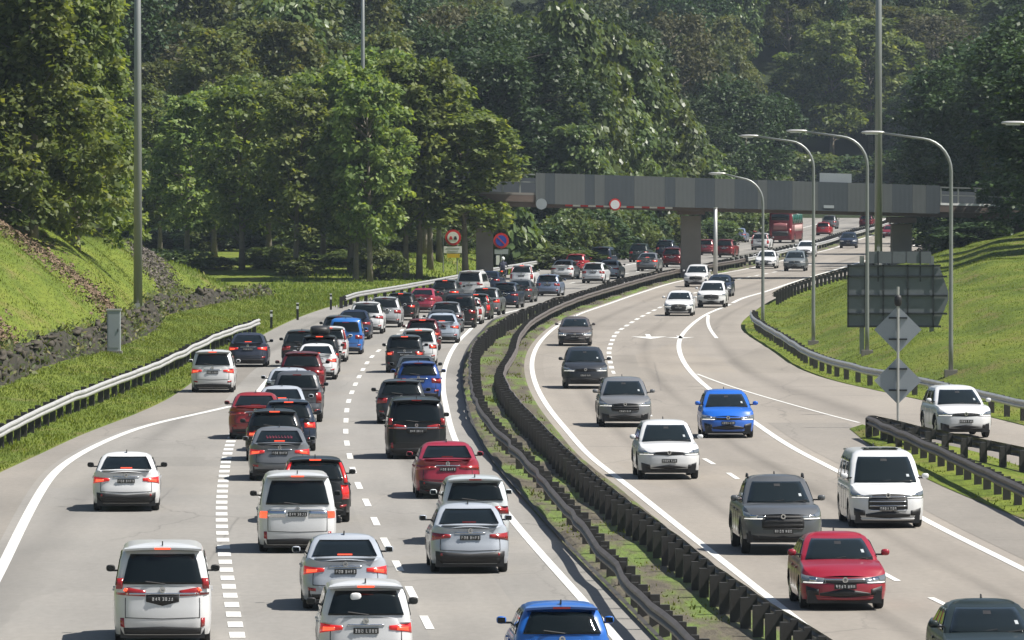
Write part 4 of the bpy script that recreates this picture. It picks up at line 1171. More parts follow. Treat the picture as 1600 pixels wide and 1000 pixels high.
# kind, centre pixel column, ground pixel row at the near bumper, colour, label, style, brake, width factor
LEFT = [
 ('mpv', 332, 614, WHT, 'white people carrier driving on the shoulder below the bright guard rail', T('wrap'), 2, 1),
 ('sedan', 387, 574, (0.03, 0.038, 0.06), 'dark slate sedan on the shoulder near the end of the bright guard rail', T('wrap'), 2, .98),
 ('minivan', 254, 1009, WHT, 'white minivan with wide red corner lamps alone on the slip lane', T('flag', plate_frame=1, blackmirror=1), 1, 1),
 ('hatch', 879, 1084, BLU, 'bright blue hatchback with short roof aerial on the fast lane beside the median', T('block'), 0, 1),
 ('mpv', 572, 1056, WHT, 'white people carrier with a round white sticker in its rear window', T('wrap', spare=1, blackmirror=1), 2, 1),
 ('sedan', 540, 955, SIL, 'silver sedan with lit red lamps right ahead of the stickered white people carrier', T('wrap'), 2, 1),
 ('sedan', 735, 897, SIL, 'silver sedan with black rear bumper trim, unlit lamps, in the fast lane', T('wrap', diffuser=1), 0, 1),
 ('mpv', 743, 852, (0.62, 0.66, 0.68), 'pale silver tall people carrier between a silver sedan and a red sedan', T('block'), 0, .98),
 ('sedan', 700, 780, PRD, 'crimson sedan directly behind the big black minivan', T('slim', diffuser=1), 0, 1),
 ('minivan', 465, 865, WHT, 'white minivan with pale chrome band and square plate beside the dashed line', T('low', plate_z=.93, blackmirror=1), 2, .98),
 ('suv', 493, 818, BLK, 'black sport utility vehicle with tall upright tail lamp half hidden by a white minivan', T('tall', norails=1), 2, .98),
 ('sedan', 197, 800, WHT, 'white sedan with lit brake lamps alone ahead of the minivan on the slip lane', T('wrap', diffuser=1, blackmirror=1), 2, 1),
 ('sedan', 437, 752, GRY, 'grey sedan with pink lettering across its rear window', T('wrap', sticker=1), 2, 1),
 ('hatch', 429, 721, BLK, 'black hatchback with lit brake lamps just ahead of the grey lettered sedan', T('block'), 1, 1.02),
 ('suv', 451, 706, NVY, 'dark navy car with an orange lit lamp beside a black hatchback', T('block', norails=1), 2, .95),
 ('sedan', 399, 687, (0.36, 0.022, 0.022), 'red sedan leading its row at the tip of the merging line', T('slim'), 0, 1),
 ('sedan', 440, 675, SIL, 'silver sedan squeezed between the red sedan and the grey pickup', T('wrap'), 1, 1),
 ('pickup', 463, 661, (0.075, 0.082, 0.095), 'dark grey pickup truck behind a maroon car in the queue', T('tall', norails=1), 0, .98),
 ('sedan', 451, 641, SIL, 'silver car mostly hidden behind the dark grey pickup', T('wrap'), 0, 1),
 ('suv', 471, 617, MAR, 'maroon sport utility vehicle just ahead of the grey pickup', T('block', norails=1), 0, .98),
 ('sedan', 494, 594, WHT, 'white sedan beside the maroon sport utility vehicle', T('wrap'), 1, .98),
 ('suv', 471, 574, (0.04, 0.045, 0.045), 'dark sport utility vehicle at the shoulder side of the roof-box car', T('block', norails=1), 0, .96),
 ('mpv', 499, 585, BLK, 'black car carrying a black roof box', T('block', roofbox=1), 1, 1),
 ('mpv', 514, 566, WHT, 'white people carrier next to the bright blue box car', T('tall'), 1, .96),
 ('boxcar', 540, 554, (0.015, 0.15, 0.50), 'bright blue upright box car in the queue by the dashed line', T('block'), 0, 1),
 ('hatch', 529, 542, DGR, 'charcoal hatchback just ahead of the bright blue box car', T('block'), 0, .98),
 ('sedan', 552, 531, NVY, 'navy sedan behind the white sport utility vehicle in the shoulder-side row', T('wrap'), 0, .98),
 ('suv', 572, 522, WHT, 'white sport utility vehicle behind the silver one in the shoulder-side row', T('wrap', norails=1), 0, .98),
 ('suv', 601, 512, (0.40, 0.42, 0.44), 'silver sport utility vehicle with dark rear window in the shoulder-side row', T('block'), 0, .97),
 ('suv', 625, 501, BLK, 'black sport utility vehicle behind the pinkish red sedan', T('wrap', norails=1), 1, .92),
 ('sedan', 657, 489, (0.42, 0.03, 0.07), 'pinkish red sedan in the shoulder-side row of the queue', T('wrap'), 0, .95),
 ('suv', 694, 478, DGR, 'charcoal sport utility vehicle with lit brake lamps behind the white van', T('slim', norails=1), 2, .95),
 ('minivan', 733, 466, (0.66, 0.66, 0.66), 'off-white van near the motorcycle rider', T('block'), 0, .93),
 ('sedan', 762, 455, NVY, 'dark sedan just ahead of the off-white van', T('wrap'), 0, .9),
 ('hatch', 627, 663, (0.045, 0.05, 0.06), 'dark slate hatchback ahead of the big black minivan', T('block'), 0, 1.0),
 ('minivan', 651, 718, BLK, 'big black minivan with wide red lamps and three-part plate', T('flag', plate_frame=1), 0, .98),
 ('hatch', 654, 629, (0.012, 0.06, 0.28), 'deep blue hatchback beside the curved edge line', T('block'), 0, 1.0),
 ('sedan', 650, 616, DGR, 'dark car just ahead of the deep blue hatchback', T('wrap'), 0, .98),
 ('mpv', 632, 583, DGR, 'charcoal people carrier with lit lamps on the fast lane', T('block'), 1, .97),
 ('mpv', 654, 571, WHT, 'white people carrier ahead of the charcoal one on the fast lane', T('block'), 1, .97),
 ('hatch', 660, 548, MAR, 'maroon hatchback just ahead of the white people carrier on the fast lane', T('block'), 1, .98),
 ('sedan', 690, 537, (0.36, 0.42, 0.50), 'pale blue silver sedan in the packed row along the median', T('wrap'), 1, .98),
 ('sedan', 689, 529, DGR, 'dark sedan tucked ahead of the pale blue silver sedan', T('wrap'), 0, .95),
 ('suv', 697, 520, GRY, 'grey sport utility vehicle in the packed row along the median', T('block', norails=1), 0, .95),
 ('boxcar', 718, 513, BLK, 'black upright car in the packed row along the median', T('block'), 0, 1.08),
 ('hatch', 730, 507, WHT, 'white hatchback in the packed row along the median', T('tall'), 1, .96),
 ('hatch', 743, 500, DGR, 'dark hatchback with a red lit lamp ahead of the white hatchback', T('tall'), 2, .96),
 ('suv', 757, 493, GRY, 'grey sport utility vehicle with lit brake lamps by the median bend', T('block', norails=1), 2, .95),
 ('suv', 787, 482, NVY, 'navy sport utility vehicle by the median bend', T('wrap', norails=1), 0, .93),
 ('sedan', 810, 473, DGR, 'dark sedan leading the packed row by the median bend', T('wrap'), 0, .95),
 ('suv', 814, 449, WHT, 'white sport utility vehicle with red upper lamps near the motorcycle', T('tall', norails=1), 1, .93),
 ('hatch', 855, 463, BLG, 'pale blue hatchback alone beside the median rail before the bridge', T('block'), 0, .93),
 ('sedan', 877, 437, (0.66, 0.68, 0.70), 'white sedan beside the red hatchback before the bridge', T('wrap'), 0, .97),
 ('hatch', 898, 426, (0.58, 0.02, 0.03), 'bright red hatchback behind the white sedan by the verge', T('block'), 0, .95),
 ('hatch', 926, 443, (0.66, 0.68, 0.70), 'white hatchback side by side with a silver sedan near the bridge', T('block'), 0, .98),
 ('sedan', 949, 436, SIL, 'silver sedan just past the white hatchback near the bridge', T('wrap'), 0, .93),
 ('minivan', 938, 421, NVY, 'dark van under the near edge of the bridge', T('block'), 0, .95),
 ('sedan', 1010, 424, GRY, 'grey sedan with two lit red lamps under the bridge', T('wrap'), 2, .98),
 ('suv', 997, 410, (0.02, 0.035, 0.03), 'dark green sport utility vehicle beyond the grey sedan under the bridge', T('block'), 0, .95),
 ('suv', 1038, 403, NVY, 'navy sport utility vehicle in the verge lane past the bridge', T('block'), 0, .95),
 ('suv', 1049, 418, MAR, 'maroon car beside the middle bridge pier', T('block', norails=1), 0, .95),
 ('suv', 1131, 403, (0.20, 0.015, 0.02), 'dark red sport utility vehicle past the middle bridge pier', T('block', norails=1), 0, .98),
 ('hatch', 1170, 373, (0.03, 0.03, 0.035), 'dark hatchback in the verge lane just ahead of the grey blue sedan', T('block'), 0, .98),
 ('hatch', 1101, 399, (0.30, 0.02, 0.03), 'dark red hatchback half hidden behind the middle bridge pier', T('block'), 0, .95),
 ('sedan', 1152, 379, BLG, 'grey blue sedan in the verge lane behind the coach', T('wrap'), 0, 1),
 ('suv', 1187, 391, WHT, 'white sport utility vehicle beside the back of the red coach', T('tall', norails=1), 0, .98),
 ('hatch', 1286, 368, (0.62, 0.015, 0.03), 'bright red hatchback ahead of the coach', T('block'), 0, .98),
 ('suv', 1295, 358, GRY, 'dark grey sport utility vehicle far beyond the bright red hatchback', T('block', norails=1), 0, 1.0),
 ('suv', 1353, 356, (0.40, 0.012, 0.03), 'red sport utility vehicle far down the outbound road behind the tall mast', T('block', norails=1), 0, .98),
]
RIGHT = [
 ('sedan', 1560, 1085, (0.02, 0.03, 0.03), 'dark green black sedan nearest the viewer end of the inbound road', {}, 1),
 ('sedan', 1321, 955, (0.42, 0.008, 0.03), 'shiny red sedan with chrome grille strip on the inbound road', T('wrap', bar='chrome'), 1),
 ('pickup', 1224, 868, (0.085, 0.092, 0.10), 'dark grey pickup truck with roof rails and big black grille', T('tall', grille='big', bar='black'), 1),
 ('minivan', 1388, 826, WHT, 'white minivan with big chrome grille and sunroof', T('flag', grille='big', sunroof=1), 1),
 ('suv', 1046, 750, WHT, 'white sport utility vehicle with black grille on the lane beside the median', T('wrap', grille='mid', bar='black', norails=1), .97),
 ('hatch', 1138, 685, (0.008, 0.13, 0.60), 'bright blue hatchback hugging the inbound edge line', T('block', bar='paint'), 1),
 ('suv', 977, 668, (0.16, 0.165, 0.175), 'grey sport utility vehicle ahead of a white one beside the median', T('wrap', grille='big', bar='black', norails=1), .98),
 ('suv', 915, 608, (0.03, 0.034, 0.042), 'black sport utility vehicle with lit headlights beside the median', T('wrap', norails=1), .96),
 ('sedan', 898, 541, (0.09, 0.08, 0.08), 'brownish grey sedan in the bend beside the median', {}, .93),
 ('sedan', 1060, 494, WHT, 'white sedan leading two other pale cars into the bend', T('wrap', grille='big', bar='black'), .95),
 ('suv', 1111, 481, WHT, 'white sport utility vehicle beside the white edge line entering the bend', T('wrap', grille='big', bar='black', norails=1), .95),
 ('suv', 1087, 449, (0.62, 0.62, 0.62), 'pale sport utility vehicle by the median just before the bridge shadow', T('wrap', grille='big', bar='black', norails=1), .93),
 ('sedan', 1122, 464, NVY, 'dark sedan behind the white sport utility vehicle entering the bend', {}, .95),
 ('sedan', 1196, 420, WHT, 'white sedan just behind the bridge shadow beside the median', {}, .98),
 ('suv', 1241, 424, (0.13, 0.15, 0.16), 'grey green car behind the bridge shadow', T('wrap', norails=1), .96),
 ('sedan', 1258, 402, WHT, 'white sedan beyond the bridge near the coach', {}, .98),
 ('suv', 1325, 388, NVY, 'dark blue car beyond the bridge beside the median', T('wrap', norails=1), .93),
 ('sedan', 1448, 363, (0.6, 0.6, 0.62), 'pale sedan far beyond the far bridge pier', {}, .98),
 ('suv', 1466, 372, WHT, 'white sport utility vehicle far beyond the far bridge pier', T('wrap', norails=1), 1.0),
 ('sedan', 1390, 372, (0.25, 0.015, 0.03), 'dark red sedan glimpsed beside the far bridge pier', {}, .95),
 ('suv', 1510, 685, WHT, 'white sport utility vehicle on the exit ramp behind the gore rail', T('wrap', grille='mid', norails=1), .99),
]
for (kind, u, v, col, lab, st, br, sc) in LEFT:
    x, y = gp(u, v)
    L = SPEC[kind]['L'] * sc
    an = C_D.ang(y + L / 2) if v > 480 else 0.5 * (C_D.ang(y + L / 2) + C_LF.ang(y))
    if u < 260 and v > 780: an = C_A.ang(y) * 0.4 + C_B.ang(y) * 0.6
    if v < 520: an += 0.05 * min(1.0, (520 - v) / 70.0)
    metal = 0.15 if col in (SIL, GRY, BLG) else 0.0
    place_vehicle(NAMES[kind], kind, col, x + math.sin(an) * L / 2, y + math.cos(an) * L / 2, -an, lab, CATS[kind], OUT, st, br, metal, sc)
for (kind, u, v, col, lab, st, sc) in RIGHT:
    x, y = gp(u, v)
    L = SPEC[kind]['L'] * sc
    an = C_G.ang(y + L / 2)
    if u == 1510: an = C_IR.ang(y + 2)* .5 + C_R.ang(y) * .5
    metal = 0.15 if col in (SIL, GRY, BLG) else 0.0
    place_vehicle(NAMES[kind], kind, col, x + math.sin(an) * L / 2, y + math.cos(an) * L / 2, math.pi - an, lab, CATS[kind], INB, st, 0, metal, sc)

# ---- coach
def coach(u, v):
    x, y = gp(u, v)
    an = C_MR.ang(y) + 0.075
    L, W, Hh = 11.5, 2.5, 3.35
    t = empty('coach_bus', (x + math.sin(an) * L / 2, y + math.cos(an) * L / 2, 0), -an)
    tag(t, 'dark red touring coach with green tinted side windows beyond the bridge', 'bus', OUT)
    p = dict(L=L, W=W, axles=(-3.2, 3.9), wheel_r=0.48, zb=0.35, r=0.25, top=[(-1, Hh - .08), (-.9, Hh), (.9, Hh), (1, Hh - .2)], rear=[(.3, .1), (.6, 0), (2.2, 0), (3.4, .15)],
             front=[(.3, .05), (.6, 0), (1.5, .05), (3.4, .4)], wid=[(.3, .98), (.6, 1), (2, 1), (3.4, .96)], crown=.06)
    s = Shell(p)
    pm = paint((0.20, 0.015, 0.03))
    def add(n, me, m, par=None):
        if len(me.materials) == 0: me.materials.append(m)
        return link(n, me, par or t)
    b = add('body', s.body(), pm)
    add('rear_window', s.patch('rear_window', -1, 0, 1.0, 2.35, 3.0, 2.35, 2.95, both=True), M['glass'], b)
    add('engine_grille', s.patch('engine_grille', -1, 0, .85, .75, 1.25, .75, 1.2, both=True), M['black'], b)
    add('rear_panel', s.patch('rear_panel', -1, 0, .75, 1.4, 2.1, 1.4, 2.0, both=True), paint((0.30, 0.10, 0.10)), b)
    green = plain('green_tint_glass', (0.02, 0.10, 0.075), 0.06, spec=0.8)
    for sx in (1, -1):
        add('tail_light', s.patch('tail_light', -1, .95, 1.2, .8, 1.5, .8, 1.5, sx), M['tail_off'], b)
        for k in range(6):
            yy = -5.0 + k * 1.65
            vv = [s.D(sx * W / 2, yy + du, z, .012, sx, 0) for du in (0, .8, 1.55) for z in (2.0, 2.5, 2.95)]
            add('side_window', skirt('side_window', vv, 3, 3), green, b)
        vv = [s.D(sx * W / 2, yy, z, .010, sx, 0) for yy in np.linspace(-5, 4.5, 6) for z in (1.2, 1.5 , 1.85)]
        add('livery_band', skirt('livery_band', vv, 6, 3), plain('livery_pale', (0.5, 0.35, 0.33), .4), b)
    add('windscreen', s.patch('windscreen', 1, 0, 1.1, 1.3, 2.9, 1.3, 2.8, both=True), M['glass_l'], b)
    ty, rm = tyre_mesh(.48, .3), rim_mesh(.48, .3)
    for ya in p['axles']:
        for sx in (1, -1):
            w = link('wheel', ty, t, None, (sx * (W / 2 - .18), ya, .48)); link('rim', rm, w)
    add('underbody', MB().box((0, 0, .55), (2.2, 10.8, .5)).mesh('underbody'), M['black'])
    add('air_conditioner', MB().box((0, -1, Hh + .13), (1.6, 2.6, .22), 0, .9).mesh('air_conditioner'), paint((0.30, 0.10, 0.10)))
coach(1219, 380)

# ---- motorcycle and rider
def motorbike(u, v):
    x, y = gp(u, v)
    an = C_D.ang(y)
    t = empty('motorcycle', (x, y, 0), -an)
    tag(t, 'dark motorcycle riding on the verge side past the off-white van', 'motorcycle')
    ty, rm = tyre_mesh(.30, .11), rim_mesh(.30, .11)
    for ya in (0.3, 1.55):
        w = link('wheel', ty, t, None, (0, ya, .30)); link('rim', rm, w)
    MB().tube([(0, .3, .32), (0, .75, .45), (0, 1.2, .55), (0, 1.35, .85)], [.06, .13, .12, .06], 8).build('frame', M['black'], t, smooth=True)
    MB().tube([(0, 1.55, .30), (0, 1.38, .75), (0, 1.30, 1.0)], .035, 8).build('fork', M['chrome'], t)
    MB().tube([(-.34, 1.2, 1.02), (0, 1.3, 1.0), (.34, 1.2, 1.02)], .022, 8).build('handlebar', M['black'], t)
    link('fuel_tank', blob('fuel_tank', (0, 1.0, .80), (.15, .28, .12), mat=paint((0.02, 0.03, 0.09))), t)
    link('seat', blob('seat', (0, .48, .78), (.14, .38, .06), mat=M['black']), t)
    link('tail_light', MB().box((0, .08, .74), (.14, .05, .07)).mesh('tail_light', M['tail_on']), t)
    MB().box((0, .06, .55), (.2, .02, .12)).build('number_plate', M['plate'], t)
    MB().tube([(.16, .2, .35), (.16, .9, .38)], .045, 8).build('exhaust', M['chrome'], t)
    # rider: one skinned body
    r = empty('person', (x, y, 0), -an)
    tag(r, 'motorcycle rider in dark jacket and pale helmet sitting upright', 'person')
    J = dict(pel=(0, .52, .90), sp=(0, .58, 1.12), ch=(0, .66, 1.32), nk=(0, .70, 1.46), hd=(0, .72, 1.56))
    pts = [J['pel'], J['sp'], J['ch'], J['nk'], J['hd']]; rad = [.15, .145, .17, .06, .08]; ed = [(0, 1), (1, 2), (2, 3), (3, 4)]
    for sx in (1, -1):
        i = len(pts)
        pts += [(sx * .19, .68, 1.38), (sx * .27, .88, 1.16), (sx * .30, 1.12, 1.05), (sx * .31, 1.21, 1.045)]; rad += [.07, .052, .04, .038]
        ed += [(2, i), (i, i+1), (i+1, i+2), (i+2, i+3)]
        i = len(pts)
        pts += [(sx * .11, .55, .86), (sx * .20, .95, .78), (sx * .17, .78, .40), (sx * .17, .90, .34)]; rad += [.095, .075, .055, .045]
        ed += [(0, i), (i, i+1), (i+1, i+2), (i+2, i+3)]
    me = bpy.data.meshes.new('body'); me.from_pydata(pts, ed, [])
    me.materials.append(plain('jacket', (0.03, 0.035, 0.06), .8))
    o = link('body', me, r)
    o.modifiers.new('skin', 'SKIN'); sm = o.modifiers.new('sub', 'SUBSURF'); sm.levels = 1; sm.render_levels = 1
    for k, sv in enumerate(me.skin_vertices[0].data):
        sv.radius = (rad[k], rad[k]); sv.use_root = (k == 0)
    h = link('helmet', blob('helmet', (0, .73, 1.64), (.135, .16, .15), 14, 8, 1.0, plain('helmet_paint', (0.62, 0.66, 0.62), .25, coat=.6)), r)
    link('visor', blob('visor', (0, .80, 1.63), (.115, .10, .06), 12, 6, .9, M['glass']), h)
    for sx in (1, -1):
        link('hand', blob('hand', (sx * .31, 1.22, 1.045), (.05, .05, .045), 10, 6, .8, M['black']), r)
        link('shoe', blob('shoe', (sx * .17, .93, .31), (.05, .13, .05), 10, 6, .8, M['black']), r)
motorbike(784, 440)

# ------------------------------------------------------------------ bridge
BZ = lambda u: 560.0 + (u - 838.0) / 630.0 * 5.0          # distance of the near parapet under column u
def bpt(u, v): return dp(u, v, BZ(u))
TOPV = lambda u: 270 + (u - 838) / 630.0 * 20
BOTV = lambda u: 318.5 + (u - 838) / 630.0 * 15.5
def build_bridge():
    org = bpt(1081, 437); org = (org[0], org[1], 0.0)
    t = empty('footbridge', org)
    tag(t, 'long overpass with grey striped parapet panels crossing both carriageways', 'bridge')
    dirv = Vector(bpt(1468, 300)) - Vector(bpt(838, 300)); dirv.z = 0; dirv.normalize()
    perp = Vector((-dirv.y, dirv.x, 0))                      # away from the camera
    O = Vector(org)
    DEPTH = 7.5
    bounds = [837, 852, 867, 914, 929, 945, 991, 1039, 1055, 1086, 1117, 1148, 1184, 1199, 1238, 1278, 1325, 1353, 1374, 1394, 1426, 1447, 1469]
    def corr(u0, u1, v0f, v1f, inset, mat, name):
        a0, a1 = Vector(bpt(u0, v1f(u0))), Vector(bpt(u1, v1f(u1)))
        b0, b1 = Vector(bpt(u0, v0f(u0))), Vector(bpt(u1, v0f(u1)))
        n = max(2, int((a1 - a0).length / 0.16))
        v, f = [], []
        for k in range(n + 1):
            s = k / n
            w = 0.0035 if k % 2 else 0.0
            for (p, q) in ((a0, a1), (b0, b1)):
                c = p.lerp(q, s) + perp * (w + inset) - O
                v.append(tuple(c))
            for (p, q) in ((a0, a1), (b0, b1)): v.append(tuple(p.lerp(q, s) + perp * (inset + .07) - O))
        for k in range(n):
            i = 4 * k
            f += [(i, i+4, i+5, i+1), (i+2, i+3, i+7, i+6), (i+1, i+5, i+7, i+3), (i, i+2, i+6, i+4)]
        f += [(0, 1, 3, 2), (4*n, 4*n+2, 4*n+3, 4*n+1)]
        link(name, mesh(name, v, f, mat), t)
    for k in range(len(bounds) - 1):
        corr(bounds[k] + .12, bounds[k+1] - .12, lambda u: TOPV(u), lambda u: BOTV(u), 0.0, M['pan_a'] if k % 2 == 0 else M['pan_b'], 'parapet_panel')
    # deck and girders: closed slabs along the crossing
    def slab(name, u0, u1, va, vb, d0, d1, mat, parent=t):
        v = []
        for u in (u0, u1):
            for vf in (va, vb):
                for d in (d0, d1):
                    v.append(tuple(Vector(bpt(u, vf(u))) + perp * d - O))
        f = [(0, 1, 3, 2), (4, 6, 7, 5), (0, 4, 5, 1), (2, 3, 7, 6), (0, 2, 6, 4), (1, 5, 7, 3)]
        return link(name, mesh(name, v, f, mat), parent)
    lo = lambda k: (lambda u: BOTV(u) + k)
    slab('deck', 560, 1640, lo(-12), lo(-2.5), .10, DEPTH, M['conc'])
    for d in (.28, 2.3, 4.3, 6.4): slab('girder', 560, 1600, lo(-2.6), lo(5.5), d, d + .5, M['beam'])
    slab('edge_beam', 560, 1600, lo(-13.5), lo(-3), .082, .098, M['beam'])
    # far parapet
    slab('far_parapet', 640, 1560, lambda u: TOPV(u) + 8, lo(-12.5), DEPTH - .2, DEPTH - .02, M['pan_b'])
    # open railings either end
    for (u0, u1) in ((650, 836.5), (1470, 1600)):
        tv, bv = lambda u: TOPV(u) + 1.5, lambda u: BOTV(u) - 16
        slab('handrail', u0, u1, tv, lambda u: TOPV(u) + 3.6, .12, .22, M['pole'])
        slab('kerb_beam', u0, u1, lambda u: BOTV(u) - 17, lambda u: BOTV(u) - 13.6, .05, .25, M['white'] if u0 > 1000 else M['conc'])
        slab('middle_rail', u0, u1, lambda u: TOPV(u) + 14, lambda u: TOPV(u) + 15.5, .14, .20, M['pole'])
        u = u0
        while u < u1:
            slab('rail_post', u, u + 2.2, lambda q: TOPV(q) + 2, lambda q: BOTV(q) - 14, .14, .22, M['pole'])
            u += 27
    # piers
    for (u, w, base_v, hv) in ((757, 1.25, 440, 326), (1081, 1.45, 437, 326), (1412, 1.45, 430, 339)):
        top = Vector(bpt(u, hv))
        zt = top.z + .05
        cpt = Vector((top.x, top.y, 0)) + perp * (DEPTH / 2)
        a = math.atan2(dirv.y, dirv.x)
        po = MB().box((top.x - O.x, top.y + DEPTH / 2 - O.y, (zt - .5) / 2 - .3), (w, 2.6, zt - .5 + .4)).build('pier', M['conc'], t)
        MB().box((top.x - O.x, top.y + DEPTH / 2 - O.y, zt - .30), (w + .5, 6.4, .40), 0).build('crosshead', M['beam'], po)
    # clearance markings under the edge girder
    for k, u in enumerate(range(884, 1052, 12)):
        if 950 < u + 6 < 972: continue
        slab('clearance_block', u, u + 11.6, lo(-1.6), lo(2.6), .20, .27, M['red'] if k % 2 == 0 else M['white'])
    c = Vector(bpt(961, BOTV(961) - 2)) - O
    ro = MB().disc((c.x, c.y - .12, c.z), .44, .05, r0=.0).build('clearance_sign', M['red'], t)
    MB().disc((c.x, c.y - .16, c.z), .33, .03).build('sign_face', M['white'], ro)
    c = Vector(bpt(846, BOTV(846) - 0)) - O
    MB().disc((c.x, c.y - .10, c.z), .40, .05).build('round_plate', M['grey'], t)
    # name board standing above the parapet
    slab('name_board', 1282, 1332, lambda u: TOPV(u) - 14, lambda u: TOPV(u) + 2, .3, .36, M['sign_b'])
    slab('panel_poster', 1287, 1303, lambda u: BOTV(u) - 9, lambda u: BOTV(u) - 4.5, -.03, -.012, M['grey'])
build_bridge()

# ------------------------------------------------------------------ masts, lamps, signs
def mast(u, v_, y, hgt, r0, r1, label, z=None):
    x = dp(u, 400, y)[0]
    z = H(x, y)
    t = empty('lighting_mast', (x, y, z)); tag(t, label, 'mast')
    MB().tube([(0, 0, 0), (0, 0, hgt * .5), (0, 0, hgt)], [r0, (r0 + r1) / 2, r1], 14).build('pole', M['pole'], t, smooth=True)
    MB().box((0, 0, .15), (1.1, 1.1, .55)).build('plinth', M['conc'], t)
    MB().tube([(0, 0, .40), (0, 0, .5)], r0 * 1.7, 12).build('flange', M['galv'], t)
    MB().tube([(0, 0, hgt - .4), (0, 0, hgt - .1)], .9, 14).build('lamp_ring', M['galv'], t)
    for k in range(6):
        a = k * math.pi / 3
        MB().box((1.1 * math.cos(a), 1.1 * math.sin(a), hgt - .35), (.5, .35, .25), a).build('floodlight', M['grey'], t)
    MB().box((-.0, -r0 - .012, 1.4), (.22, .03, .7)).build('access_door', M['galv'], t)
mast(215.5, 500, 386, 26, .235, .13, 'tall tapered lighting mast standing behind the masonry wall')
mast(567, 445, 566, 28, .20, .10, 'thin tall lighting mast rising through the roadside teak trees')
mast(1372.5, 452, 520, 30, .27, .17, 'tall lighting mast behind the big direction sign, in front of the bridge')

def street_lamp(u, y, hgt, label, arm=3.3):
    x = dp(u, 400, y)[0]; z = H(x, y)
    t = empty('street_lamp', (x, y, z)); tag(t, label, 'street lamp', 'curved arm street lamps beside the exit ramp')
    hgt = hgt - z
    pts = [(0, 0, 0), (0, 0, 1.2), (0, 0, hgt - 1.5)]
    rad = [.095, .09, .068]
    for k in range(1, 8):
        a = k / 7 * math.radians(84)
        pts.append((-1.25 * (1 - math.cos(a)), 0, hgt - 1.5 + 1.3 * math.sin(a))); rad.append(.07 - .003 * k)
    pts.append((-arm + .55, 0, hgt + .02)); rad.append(.04)
    MB().tube(pts, rad, 10).build('pole', M['pole'], t, smooth=True)
    link('lamp_head', blob('lamp_head', (-arm + .2, 0, hgt + .04), (.48, .14, .07), 12, 6, .8, M['galv']), t)
    MB().box((-arm + .15, 0, hgt - .03), (.5, .18, .03)).build('lens', M['white'], t)
    MB().box((0, 0, .05), (.5, .5, .3)).build('plinth', M['conc'], t)
street_lamp(1192, 403, 8.15, 'shortest curved arm street lamp, its arm in front of the bridge panels', 2.6)
street_lamp(1271, 369.5, 10.05, 'curved arm street lamp at the low end of the ramp guard rail')
street_lamp(1355, 338, 10.2, 'curved arm street lamp in front of the big direction sign')
street_lamp(1486, 304, 10.05, 'curved arm street lamp on the bank near the white car on the ramp')
street_lamp(1722, 271, 10.3, 'street lamp of which only the arm end shows in front of dark trees')

def plain_pole(name, label, u, y, top_v, r, mat, cap):
    x, _, zt = dp(u, top_v, y); z = H(x, y)
    t = empty(name, (x, y, z)); tag(t, label, 'pole')
    MB().tube([(0, 0, -.1), (0, 0, (zt - z) / 2), (0, 0, zt - z)], [r, r * .9, r * .75], 10).build('shaft', mat, t, smooth=True)
    MB().box((0, 0, .1), (r * 3.2, r * 3.2, .4)).build('base', M['conc'], t)
    MB().tube([(0, 0, zt - z), (0, 0, zt - z + cap)], r * .85, 10).build('cap', M['galv'], t)
plain_pole('sign_pole', 'pale bare pole standing beside the middle bridge pier', 1118, 556, 326, .17, M['galv'], .1)
plain_pole('utility_pole', 'weathered brown pole rising from the woods behind the bridge', 1165, 950, 186, .22, M['bark'], .15)

def big_sign():
    y = 341.0
    x0 = dp(1348, 500, y)[0]
    t = empty('direction_sign', (x0, y, H(x0, y))); tag(t, 'back of a large arrow shaped direction sign made of framed panels', 'sign')
    zo = H(x0, y)
    def P(u, v): q = dp(u, v, y); return (q[0] - x0, q[2] - zo)
    for (u, ) in ((1347,), (1456,)):
        a = P(u, 400)
        zg = H(a[0] + x0, y + .2) - zo
        MB().box((a[0], .16, (a[1] + zg - .2) / 2), (.20, .16, a[1] - zg + .2)).build('post', M['pole'], t)
    cols = [1325, 1352, 1380, 1418, 1458]
    rows = [415, 432, 462, 490, 510]
    for i in range(4):
        for j in range(4):
            a, b = P(cols[i] + .8, rows[j+1] - .8), P(cols[i+1] - .8, rows[j] + .8)
            MB().box(((a[0] + b[0]) / 2, 0.03, (a[1] + b[1]) / 2), (b[0] - a[0], .03, b[1] - a[1])).build('panel', M['sign_d'], t)
    pts = [P(1458.8, 509), P(1466, 509), P(1482, 468), P(1482, 456), P(1468, 416), P(1458.8, 416)]
    MB().poly([(p[0], .03, p[1]) for p in pts], .03).build('arrow_panel', M['sign_d'], t)
    for v in rows:
        a, b = P(1324, v), P(1470 if v in (415, 510) else 1480, v)
        MB().box(((a[0] + b[0]) / 2, -.02, a[1]), (b[0] - a[0], .06, .085)).build('frame_rail', M['sign_f'], t)
    for u in (1325, 1352, 1380, 1418, 1458):
        a, b = P(u, 511), P(u, 414)
        MB().box((a[0], -.035, (a[1] + b[1]) / 2), (.075, .03, b[1] - a[1])).build('frame_stile', M['sign_f'], t)
    ups = [1355, 1372, 1394, 1416, 1438, 1456]
    for k in range(5):
        a, b = P(ups[k] + .8, 411.5), P(ups[k+1] - .8, 393)
        MB().box(((a[0] + b[0]) / 2, 0.03, (a[1] + b[1]) / 2), (b[0] - a[0], .03, b[1] - a[1])).build('header_panel', M['sign_d'], t)
    for u in (1372, 1438):
        a, b = P(u, 440), P(u, 392)
        MB().box((a[0], .0, (a[1] + b[1]) / 2), (.06, .02, b[1] - a[1])).build('header_strut', M['sign_f'], t)
big_sign()

